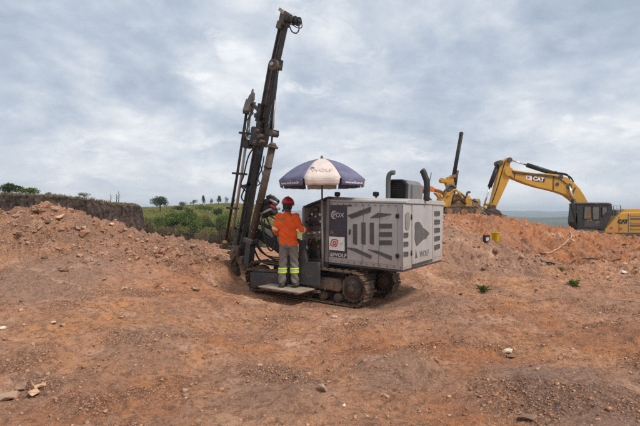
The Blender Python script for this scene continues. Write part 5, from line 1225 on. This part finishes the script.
special = [(508.0, 353.4, 13, 1, M_PALE, 'pale rounded stone resting on a dark stone on the open ground', (1, .9, .8), 0.2),
 (511.0, 358.2, 12, 3, M_DARKST, 'dark stone tucked under the pale rounded stone', (1, 1, .7), .2),
 (321.5, 391.5, 18, 5, M_GRYST, 'grey brown blocky stone standing alone below the near crawler track', (1, .9, 1.0), .25),
 (34.0, 397.0, 22, 15, M_TAN, 'broad tan slab leaning on the dark slab in the slab pile', (1, 1, 1), .5),
 (20.0, 391.5, 24, 16, M_DARKST, 'dark slab at the back of the small slab pile', (1, 1, 1.1), .35),
 (40.0, 390.6, 20, 17, M_TAN, 'thin flat tan slab lying across the top of the slab pile', (1, .7, .7), .15),
 (7.0, 400.0, 32, 18, M_GRYST, 'long low grey slab left of the slab pile', (1, .8, .8), .15),
 (15.0, 396.0, 18, 19, M_STONE, 'tilted brown slab between the long grey slab and the tan slab', (1, .9, 1), .5),
 (53.5, 323.6, 14, 15, M_PALE, 'pale thin slab lying flat on the dirt below the heap', (1, .6, .6), .12),
 (63.5, 325.8, 11, 17, M_GRYST, 'dull grey slab touching the right end of the pale thin slab', (1, .7, .7), .15),
 (334.5, 317.6, 7, 2, M_PALE, 'small white stone just in front of the near crawler track', (1, .8, .8), .2),
 (2.5, 329.2, 10, 4, M_PALE, 'pale stone at the edge of the ground below the heap foot', (1, .8, .7), .2),
 (247.5, 326.0, 9, 6, M_GRYST, 'grey stone lying on the dirt in front of the step plate', (1, .9, .9), .3),
 (124.5, 289.0, 10, 20, M_TAN, 'flat tan slab on the smooth slope right of the heap rubble', (1, .7, .7), .15),
 (36.0, 213.6, 18, 21, M_DARKST, 'long dark slab lying just under the peak of the heap', (1, .7, .8), .25),
 (61.5, 219.6, 15, 22, M_TAN, 'large tan slab tilted on the heap right of its peak', (1, .9, 1), .45),
 (46.0, 206.4, 13, 7, M_STONE, 'blocky brown stone crowning the peak of the heap', (1, .9, .9), .3),
 (71.0, 263.0, 9, 8, M_DARKST, 'dark upright stone on the heap face below its rubble', (.8, .8, 1.3), .3),
 (129.5, 237.6, 8, 9, M_TAN, 'tan stone on the long shoulder of the heap in front of the dark bank', (1, .8, .8), .3),
 (112.0, 226.0, 7, 10, M_PALE, 'pale stone on the heap crest against the dark bank', (1, .8, .9), .3),
 (528.0, 421.5, 26, 23, M_DARKST, 'low dark slab in the grey dirt closest to the viewer', (1, .8, .7), .15),
 (344.0, 407.0, 6, 11, M_PALE, 'small pale stone right of the grey brown blocky stone', (1, .9, .8), .3),
 (452.0, 236.0, 5, 12, M_PALE, 'small white stone high on the bank near the drill rig rear end', (1, .8, .8), .3)]
for px, py, w, k, mt, lab, sc, tl in special:
    p = hit(px, py); o = place_rock(ROCKS[k], p, w/FOC*p.y*0.5, mt, tl, 0.15, None, sc); tag(o, lab, 'rock')
taken = [(q[0], q[1]) for q in special]
def far_from(px, py, d): return all(abs(px-a)+abs(py-b) > d for a, b in taken)
VARIANT = {}
def scatter_px(n, region, size, group, zone, tilt, slabs, weights):
    k = 0; tries = 0; made = {}
    while k < n and tries < n*30:
        tries += 1
        px, py = region()
        if not far_from(px, py, 6): continue
        if 238 < px < 405 and 240 < py < 312: continue
        p = hit(px, py)
        if p.y > 24: continue
        w = size(); slab = rng.random() < slabs
        i = rng.randrange(14, 24) if slab else rng.randrange(14)
        col = rng.choices(list(RCOL), weights)[0]
        if (i, col) not in VARIANT: VARIANT[(i, col)] = ROCKS[i].copy(); VARIANT[(i, col)].materials.clear(); VARIANT[(i, col)].materials.append(RCOL[col])
        o = place_rock(VARIANT[(i, col)], p, w/FOC*p.y*0.5, None, tilt, 0.28); tag(o, None, 'rock', group)
        made.setdefault((col, 'flat slab' if slab else 'blocky rock', zone(px, py)), []).append((px, o)); taken.append((px, py)); k += 1
    for (col, shape, z), lst in made.items():
        lst.sort(key=lambda q: q[0])
        for j, (px, o) in enumerate(lst):
            o['label'] = (f'{col} {shape} {z}' if len(lst) == 1 else f'{ORD[j]} {col} {shape} from the left {z}')
ORD = 'first second third fourth fifth sixth seventh eighth ninth tenth eleventh twelfth thirteenth fourteenth fifteenth sixteenth seventeenth eighteenth nineteenth twentieth'.split()+['later']*40
def crest(px): return float(np.interp(px, [0, 45, 100, 165, 235], [214, 205, 222, 239, 250]))
def heap_region():
    px = rng.uniform(-4, 205); return px, crest(px)+1+abs(rng.gauss(0, 1))*24
def heap_zone(px, py):
    t = py-crest(px); side = 'under the heap peak' if px < 95 else 'on the heap shoulder'
    return ('along the crest ' if t < 9 else 'on the upper face ' if t < 26 else 'on the lower face ')+side
scatter_px(145, heap_region, lambda: min(17, 4.0*math.exp(rng.gauss(0.15, .55))), 'broken rocks on the heap', heap_zone, .7, .6, (5, 3, 3, 3))
def open_region():
    if rng.random() < .35: return rng.uniform(0, 640), rng.uniform(285, 340)
    return rng.uniform(0, 640), rng.uniform(300, 425)
def open_zone(px, py):
    row = 'on the far ground ' if py < 325 else 'on the middle ground ' if py < 375 else 'on the nearest ground '
    return row+('left of the rig' if px < 240 else 'before the rig' if px < 440 else 'right of the rig')
scatter_px(90, open_region, lambda: min(10, 3.0*math.exp(rng.gauss(0.1, .4))), 'loose stones on the open ground', open_zone, .5, .4, (4, 3, 3, 2))
def berm_region():
    px = rng.uniform(443, 640); top = np.interp(px, [441, 480, 545, 640], [222, 226, 232, 242]); return px, rng.uniform(top, np.interp(px, [441, 550, 640], [284, 284, 266]))
def berm_zone(px, py): return ('high on the bank ' if py < np.interp(px, [441, 640], [245, 251]) else 'low on the bank ')+('by the pail and cables' if px < 535 else 'below the excavator')
scatter_px(40, berm_region, lambda: min(9, 3.2*math.exp(rng.gauss(0.1, .4))), 'stones on the spoil bank', berm_zone, .6, .4, (5, 2, 3, 3))

ICO = np.array([(x, y, z) for z in (-1, 1) for y in (-1, 1) for x in (-1, 1)], float)*.75
ICF = np.array([(0, 2, 1), (1, 2, 3), (4, 5, 6), (5, 7, 6), (0, 1, 5), (0, 5, 4), (2, 6, 3), (3, 6, 7), (0, 4, 2), (2, 4, 6), (1, 3, 7), (1, 7, 5)])
def tri_mesh(name, co, f, m, kind):
    me = bpy.data.meshes.new(name); k = f.shape[1]
    me.vertices.add(len(co)); me.vertices.foreach_set('co', co.astype(np.float32).ravel())
    me.loops.add(f.size); me.loops.foreach_set('vertex_index', f.ravel().astype(np.int32))
    me.polygons.add(len(f)); me.polygons.foreach_set('loop_start', np.arange(0, f.size, k, dtype=np.int32))
    me.update(); me.validate(); o = link(name, me, m); tag(o, kind=kind); return o
def gravel(n, seed, ylo, yhi, smin, smax, msk=None, clus=False):
    r = np.random.RandomState(seed)
    y = np.exp(r.uniform(math.log(ylo), math.log(yhi), n)); x = r.uniform(-.78, .78, n)*y
    px = 320+FOC*x/y
    if clus: dens = rubble_at(x, y)**1.5*1.4
    else: dens = 0.35+0.9*np.clip(fbm(x*.7+5, y*.7, 3)*1.6+.35, 0, 1)+0.6*(rough_at(x, y, px)-.6)
    keep = r.rand(n) < np.clip(dens/1.4, 0, 1)
    if msk: keep &= (rough_at(x, y, px) > 1.25) & (r.rand(n) < np.where(px < 300, rough_at(x, y, px)-1.0, .30))
    lx, ly = rig_local(x, y); keep &= ~((lx > -3.9) & (lx < .1) & (ly > -.35) & (ly < 2.2) & (y > 7))
    x, y = x[keep], y[keep]; n = len(x)
    s = np.clip(smin*np.exp(r.normal(0, .5, n)), smin*.4, smax)*(0.55+0.075*y)
    z = height(x, y)
    v = ICO[None]*(1+r.uniform(-.55, .30, (n, 8, 3)))*np.stack([np.ones(n), r.uniform(.55, 1, n), r.uniform(.35, .8, n)], -1)[:, None, :]
    a = r.uniform(0, 6.28, n); b = r.normal(0, .6, n)
    ca, sa, cb_, sb = np.cos(a), np.sin(a), np.cos(b), np.sin(b)
    X_ = v[..., 0]; Y_ = v[..., 1]*cb_[:, None]-v[..., 2]*sb[:, None]; Z_ = v[..., 1]*sb[:, None]+v[..., 2]*cb_[:, None]
    v = np.stack([X_*ca[:, None]-Y_*sa[:, None], X_*sa[:, None]+Y_*ca[:, None], Z_], -1)*s[:, None, None]
    v += np.stack([x, y, z+s*.15], -1)[:, None, :]
    f = (ICF[None]+(np.arange(n)*8)[:, None, None]).reshape(-1, 3)
    return v.reshape(-1, 3), f
c1, f1 = gravel(11000, 3, 2.6, 24, .006, .022); c2, f2 = gravel(3600, 4, 2.8, 24, .015, .045); c3, f3 = gravel(6500, 5, 9.5, 24, .022, .10, True)
c4, f4 = gravel(110000, 6, 2.6, 22, .0062, .034, None, True)
tri_mesh('gravel', np.concatenate([c1, c2, c3, c4]), np.concatenate([f1, f2+len(c1), f3+len(c1)+len(c2), f4+len(c1)+len(c2)+len(c3)]), M_GRAV, 'stuff')

# ------------------------------------------------------------------ vegetation
def leaf_mat(name, a, b):
    m = bpy.data.materials.new(name); m.use_nodes = True; nt = m.node_tree
    p = nt.nodes['Principled BSDF']; p.inputs['Roughness'].default_value = 0.75; p.inputs['Specular IOR Level'].default_value = 0.2
    g = N(nt, 'ShaderNodeNewGeometry'); nz_ = noise(nt, g.outputs['Position'], 0.7, 3, .5)
    c = mixc(nt, mth(nt, 'ADD', mth(nt, 'MULTIPLY', g.outputs['Random Per Island'], .55), mth(nt, 'MULTIPLY', nz_, .5)), a, b)
    nt.links.new(c, p.inputs['Base Color'])
    tr2 = N(nt, 'ShaderNodeBsdfTranslucent'); nt.links.new(c, tr2.inputs[0]); ms = N(nt, 'ShaderNodeMixShader'); ms.inputs[0].default_value = .25
    out = nt.nodes['Material Output']; nt.links.new(p.outputs[0], ms.inputs[1]); nt.links.new(tr2.outputs[0], ms.inputs[2]); nt.links.new(ms.outputs[0], out.inputs[0])
    return m
M_LEAF = leaf_mat('green_leaves', (0.060, 0.105, 0.024), (0.170, 0.220, 0.055))
M_LEAFD = leaf_mat('dark_leaves', (0.028, 0.050, 0.018), (0.070, 0.100, 0.030))
M_LEAFY = leaf_mat('yellow_green_leaves', (0.140, 0.155, 0.038), (0.320, 0.290, 0.095))
M_DRY = leaf_mat('dry_leaves', (0.110, 0.080, 0.045), (0.290, 0.220, 0.125))
M_BROWN = leaf_mat('brown_twigs', (0.045, 0.032, 0.022), (0.120, 0.088, 0.060))
M_BARK = mat('bark', (0.085, 0.065, 0.050), 0.9, var=.3, vs=8)
def blades(r, p, d, w, n):
    """n kite-shaped leaves at points p along directions d"""
    side = np.cross(d, r.normal(0, 1, (n, 3))); side /= np.linalg.norm(side, axis=1)[:, None]+1e-9; w = w[:, None]
    v = np.stack([p, p+d*.5+side*w, p+d, p+d*.5-side*w], 1)
    return v.reshape(-1, 3), np.arange(n*4).reshape(n, 4)
def crown_mesh(seed, n, blobs, ls):
    r = np.random.RandomState(seed); wts = np.array([b[3]**2 for b in blobs]); k = r.choice(len(blobs), n, p=wts/wts.sum())
    B = np.array(blobs); u = r.normal(0, 1, (n, 3)); u /= np.linalg.norm(u, axis=1)[:, None]
    rad = r.uniform(.45, 1.0, n)**.6*(1+.25*r.normal(0, .5, n))
    p = B[k, :3]+u*rad[:, None]*B[k, 3][:, None]*np.array([1, 1, .85])
    p[:, 2] = np.maximum(p[:, 2], .015)
    d = u*.6+r.normal(0, .6, (n, 3)); d /= np.linalg.norm(d, axis=1)[:, None]; d *= (ls*r.uniform(.6, 1.4, n))[:, None]
    v, f = blades(r, p, d, ls*.30*np.ones(n), n)
    me = bpy.data.meshes.new('crown'); me.from_pydata(v.tolist(), [], f.tolist()); me.update(); return me
def blobs_for(seed, kind):
    r = random.Random(seed); out = []
    if kind == 'bush':
        for i in range(11): a = r.uniform(0, 6.28); q = r.uniform(.1, .62); out.append((q*math.cos(a), q*math.sin(a), r.uniform(.16, .72)*(1-.35*q), r.uniform(.20, .36)))
    elif kind == 'dome':
        for i in range(12): a = r.uniform(0, 6.28); q = r.uniform(0, .6); out.append((q*math.cos(a), q*math.sin(a), .42+.42*math.sqrt(max(0, 1-q*q))*r.uniform(.5, 1), r.uniform(.2, .32)))
    else:
        for i in range(6): a = r.uniform(0, 6.28); q = r.uniform(.1, .7); out.append((q*math.cos(a), q*math.sin(a), r.uniform(.42, .92), r.uniform(.13, .26)))
    return out
def plant(name, cat, label, px, d, top, wpx, kind, mt, n, seed, group=None, ls=.09, base=None):
    x = (px-320)/FOC*d; z0 = base if base is not None else (far_h(x, d) if d > 44 else gz(x, d)); zt_ = EYE-(top-213)/FOC*d
    H = max(zt_-z0, .3); Wd = wpx/FOC*d*.5
    t = empty(name, (x, d, z0)); tag(t, label, cat, group); r = random.Random(seed)
    me = crown_mesh(seed, n, blobs_for(seed, kind), ls); me.transform(Matrix.Diagonal((Wd/.85, Wd/.85, H/1.02, 1))); me.materials.append(mt); link('crown', me, None, t)
    tk = MB(); hgt = H*(.62 if kind != 'bush' else .4)
    tk.tube([(0, 0, -.25), (r.uniform(-.05, .05)*Wd, 0, hgt*.5), (r.uniform(-.1, .1)*Wd, 0, hgt)], [H*.035+.01, H*.026+.008, H*.015+.005], 7)
    for i in range(5):
        a = i*1.3+seed; b0 = Vector((0, 0, hgt*(.45+.1*i))); tk.tube([b0, b0+Vector((math.cos(a)*Wd*.5, math.sin(a)*Wd*.5, H*.22))], [H*.014+.004, H*.006+.002], 5)
    tk.build('trunk', M_BARK, t); return t
V2 = [('bush', 'bush', 'bright green rounded bush on the near slope of the gully', 196, 52, 215.5, 26, 'bush', M_LEAF, 3200, 41),
 ('bush', 'bush', 'mid green bush left of the large dark green bush', 158, 56, 212, 24, 'bush', M_LEAF, 2600, 42),
 ('bush', 'bush', 'dark green bush tucked against the end of the dark bank', 141, 40, 213, 18, 'bush', M_LEAFD, 2400, 43),
 ('bush', 'bush', 'tall green bush just left of the lower drill rods', 221, 58, 212, 20, 'bush', M_LEAF, 2600, 44),
 ('bush', 'bush', 'yellow green bush in front of the large dark green bush', 181, 49, 219.5, 22, 'bush', M_LEAFY, 2400, 45),
 ('shrub', 'shrub', 'straw coloured shrub at the very bottom of the gully', 198, 43, 229, 24, 'bush', M_DRY, 2400, 46),
 ('bush', 'bush', 'small dark bush on the hill above the bright green rounded bush', 190, 98, 206.4, 11, 'bush', M_LEAFD, 1100, 47),
 ('bush', 'bush', 'small yellow bush on the hill right of the dome shaped tree', 172, 100, 207.0, 12, 'bush', M_LEAFY, 1100, 48),
 ('bush', 'bush', 'dark green bush showing between the drill rods and the mast', 244, 52, 214.0, 22, 'bush', M_LEAFD, 2400, 49)]
V = [('bush', 'bush', 'large dark green bush in the middle of the grassy gully', 180, 62, 207.5, 44, 'bush', M_LEAF, 4200, 1),
 ('tree', 'tree', 'dome shaped green tree on the skyline next to the end of the dark bank', 160, 110, 196.6, 21, 'dome', M_LEAFD, 2600, 2),
 ('bush', 'bush', 'yellow green bush right of the large dark green bush', 205, 72, 210.0, 22, 'bush', M_LEAFY, 2000, 3),
 ('bush', 'bush', 'dark bush higher up the grassy hill close to the drill rods', 217, 92, 206.5, 14, 'bush', M_LEAFD, 1400, 4),
 ('shrub', 'shrub', 'dry brown shrub beside the foot of the dark bank end', 147, 46, 216, 24, 'bush', M_DRY, 2600, 5),
 ('shrub', 'shrub', 'dry straw coloured shrub below the large dark green bush', 166, 47, 222, 26, 'bush', M_DRY, 2600, 6),
 ('bush', 'bush', 'low yellow green bush growing at the bottom of the gully near the drill rods', 210, 50, 224, 27, 'bush', M_LEAFY, 2400, 7),
 ('shrub', 'shrub', 'brown twiggy shrub in the gully bottom under the large dark green bush', 187, 47, 227, 24, 'bush', M_BROWN, 2200, 8),
 ('shrub', 'shrub', 'dark brown twiggy shrub right behind the lower drill rods', 225, 20, 212.5, 24, 'bush', M_BROWN, 6500, 9),
 ('bush', 'bush', 'small green bush at the lip of the gully by the bank corner', 137, 58, 209.5, 15, 'bush', M_LEAFY, 1200, 10),
 ('bush', 'bush', 'green bush seen between the mast and the operator', 266, 60, 214.0, 26, 'bush', M_LEAFY, 2200, 12),
 ('tree', 'tree', 'tall slim tree on the far skyline with bare lower trunk', 203, 145, 195.8, 8, 'tree', M_LEAFD, 700, 13),
 ('tree', 'tree', 'flat topped small tree on the far skyline left of the slim tree', 193.5, 145, 199.6, 9, 'tree', M_LEAFD, 600, 14),
 ('tree', 'tree', 'larger dark tree on the far skyline close beside the drill rods', 218.5, 142, 196.2, 9, 'tree', M_LEAFD, 800, 15),
 ('tree', 'tree', 'narrow little tree on the far skyline between two bigger trees', 211.5, 142, 198.6, 5, 'tree', M_LEAFD, 500, 16),
 ('tree', 'tree', 'small tree on the far skyline seen just left of the drill rods', 227, 140, 197.6, 5, 'tree', M_LEAFD, 500, 17),
 ('tree', 'tree', 'small tree on the far skyline seen right of the drill rods', 233.5, 140, 198.2, 6, 'tree', M_LEAFD, 500, 18),
 ('tree', 'tree', 'low wide tree on the skyline right of the dome shaped tree', 183, 130, 201.6, 12, 'dome', M_LEAFD, 700, 19)]
V3 = [('shrub', 'shrub', 'dry twiggy shrub hanging over the broken end of the dark bank', 127.5, 28.6, 201.0, 12, 'bush', M_DRY, 1500, 58),
 ('bush', 'bush', 'wide dark hedge like bush along the hill below the slim skyline tree', 205, 112, 204.6, 22, 'bush', M_LEAFD, 1600, 51),
 ('bush', 'bush', 'low dark hedge like bush along the hill left of the other hedge', 178, 118, 205.2, 18, 'bush', M_LEAFD, 1400, 52),
 ('bush', 'bush', 'olive bush halfway up the hill above the tall green bush', 226, 75, 209.0, 16, 'bush', M_LEAF, 1600, 53),
 ('bush', 'bush', 'dense green bush at the left foot of the hill by the dry shrubs', 150, 49, 211.0, 22, 'bush', M_LEAF, 2800, 54),
 ('bush', 'bush', 'dark green bush between the large dark green bush and the drill rods', 208, 55, 216.0, 22, 'bush', M_LEAFD, 2800, 55),
 ('shrub', 'shrub', 'greyish brown shrub on the gully side right below the bank end', 139, 34, 219.0, 22, 'bush', M_BROWN, 3200, 56),
 ('shrub', 'shrub', 'dry grassy shrub in front of the bright green rounded bush', 202, 40, 226, 22, 'bush', M_DRY, 2600, 57)]
for v in V+V2+V3: plant(*v, ls=.105 if v[9] < 1500 else .075)
for args in [('tree', 'tree', 'broad dark green tree top behind the dark bank at the picture edge', 10, 38, 184.6, 30, 'dome', M_LEAFD, 2600, 21),
             ('tree', 'tree', 'lower green tree top right of the broad tree behind the dark bank', 30, 38, 188.0, 22, 'dome', M_LEAF, 2000, 22),
             ('shrub', 'shrub', 'small dark shrub on top of the dark bank with a leaning shoot', 48.5, 31, 190.6, 9, 'bush', M_LEAFD, 900, 23),
             ('shrub', 'shrub', 'flat dark green shrub alone on top of the dark bank', 84.5, 31, 193.0, 13, 'bush', M_LEAFD, 1100, 24)]:
    plant(*args, base=2.75 if args[4] < 35 else 2.9, ls=.09)
for px, h_, lab, sd in ((118.5, .62, 'tall dark dead stalk on the dark bank near its end', 1), (116.4, .42, 'shorter dead stalk leaning beside the tall dark stalk', 2), (110.5, .45, 'thin pale dead stalk on the dark bank left of the dark stalks', 3)):
    x = (px-320)/FOC*29.3; t = MB(); t.tube([(0, 0, -.1), (.03, 0, h_*.5), (.0, 0, h_)], [.022, .018, .008], 6)
    for k in range(4): t.tube([(0.02, 0, h_*(.3+.15*k)), (.02+(-1)**k*.12, .05, h_*(.45+.15*k))], [.012, .004], 5)
    tag(t.build('dead_stalk', M_BROWN if sd < 3 else M_DRY, None, (x, 29.3, 2.42)), lab, 'stalk')
# grass and brush that nobody could count
def tufts(name, pts_, hgt, mt, seed, per=5, wid=.05, lean=.45):
    r = np.random.RandomState(seed); p = np.repeat(np.array(pts_), per, 0); n = len(p); p = p+np.c_[r.normal(0, .06, (n, 2)), np.zeros(n)]
    d = np.c_[r.normal(0, lean, (n, 2)), np.ones(n)]; d *= (hgt*r.uniform(.4, 1.3, n))[:, None]
    v, f = blades(r, p, d, wid*r.uniform(.5, 1.2, n), n); return tri_mesh(name, v, f, mt, 'stuff')
pts_ = []
for i in range(2600):
    k = rng.randrange(40, len(cx)-60); q = abs(rng.gauss(0, .10)); x = PX0[k]*(1-q)+cenx[k]*q; y = PY0[k]*(1-q)+ceny[k]*q; pts_.append((x, y, ct[k]+q*.35-.03))
tufts('grass', pts_, .20, M_DRY, 31, 4, .02)
pts_ = []
for i in range(9000):
    d = math.exp(rng.uniform(math.log(46), math.log(165))); px = rng.uniform(110, 285); x = (px-320)/FOC*d; pts_.append((x, d, far_h(x, d)-.03))
tufts('grass', pts_, .55, M_LEAFY, 32, 4, .10)
pts_ = []
for i in range(5200):
    d = rng.uniform(43, 62); px = rng.uniform(125, 262); x = (px-320)/FOC*d; pts_.append((x, d, far_h(x, d)-.03))
tufts('brush', pts_, .75, M_BROWN, 33, 5, .05, .5)
def weed(px, py, hpx, wpx, lab, seed, mt):
    p = hit(px, py, 6); s = p.y/FOC; r = np.random.RandomState(seed); n = 46
    b = np.c_[r.normal(0, wpx*.13*s, (n, 2)), np.zeros(n)]; d = np.c_[r.normal(0, .42, (n, 2)), np.ones(n)]*(hpx*s*r.uniform(.35, 1.0, n))[:, None]
    v, f = blades(r, b, d, .012+.008*r.rand(n), n); me = bpy.data.meshes.new('weed'); me.from_pydata(v.tolist(), [], f.tolist()); me.materials.append(mt)
    v2 = b+d*r.uniform(.3, .9, n)[:, None]; d2 = r.normal(0, 1, (n, 3))*.05
    o = link('weed', me, None, None, p-Vector((0, 0, .02))); tag(o, lab, 'weed'); o_ = bpy.data.meshes.new('leaf'); vv, ff = blades(r, v2, d2, .02+0*r.rand(n), n); o_.from_pydata(vv.tolist(), [], ff.tolist()); o_.materials.append(mt); link('leaves', o_, None, o)
weed(483, 292, 9, 9, 'bright green weed tuft at the foot of the grey mound', 1, leaf_mat('weed_green', (.06, .10, .02), (.15, .20, .05)))
weed(574, 285, 7, 8, 'dull green weed tuft alone on the flat ground right of the mound', 2, M_LEAF)
weed(561, 271, 4.5, 6, 'small grey green weed behind the other tufts near the black line', 3, M_LEAFY)
p = hit(623, 273.5, 6); s = p.y/FOC; m = MB(); m.box(-3*s, 3*s, -.06, .06, 0, 2.0*s, None, .01); m.tube([(-2.8*s, 0, 2*s), (0, .02, 2.4*s), (2.8*s, 0, 2*s)], .015, 6)
tag(m.build('scrap', M_WHITE, None, p+Vector((0, 0, .0)), rot=(0, R(8), R(20))), 'small white scrap lying on the flat ground near the black line', 'scrap')
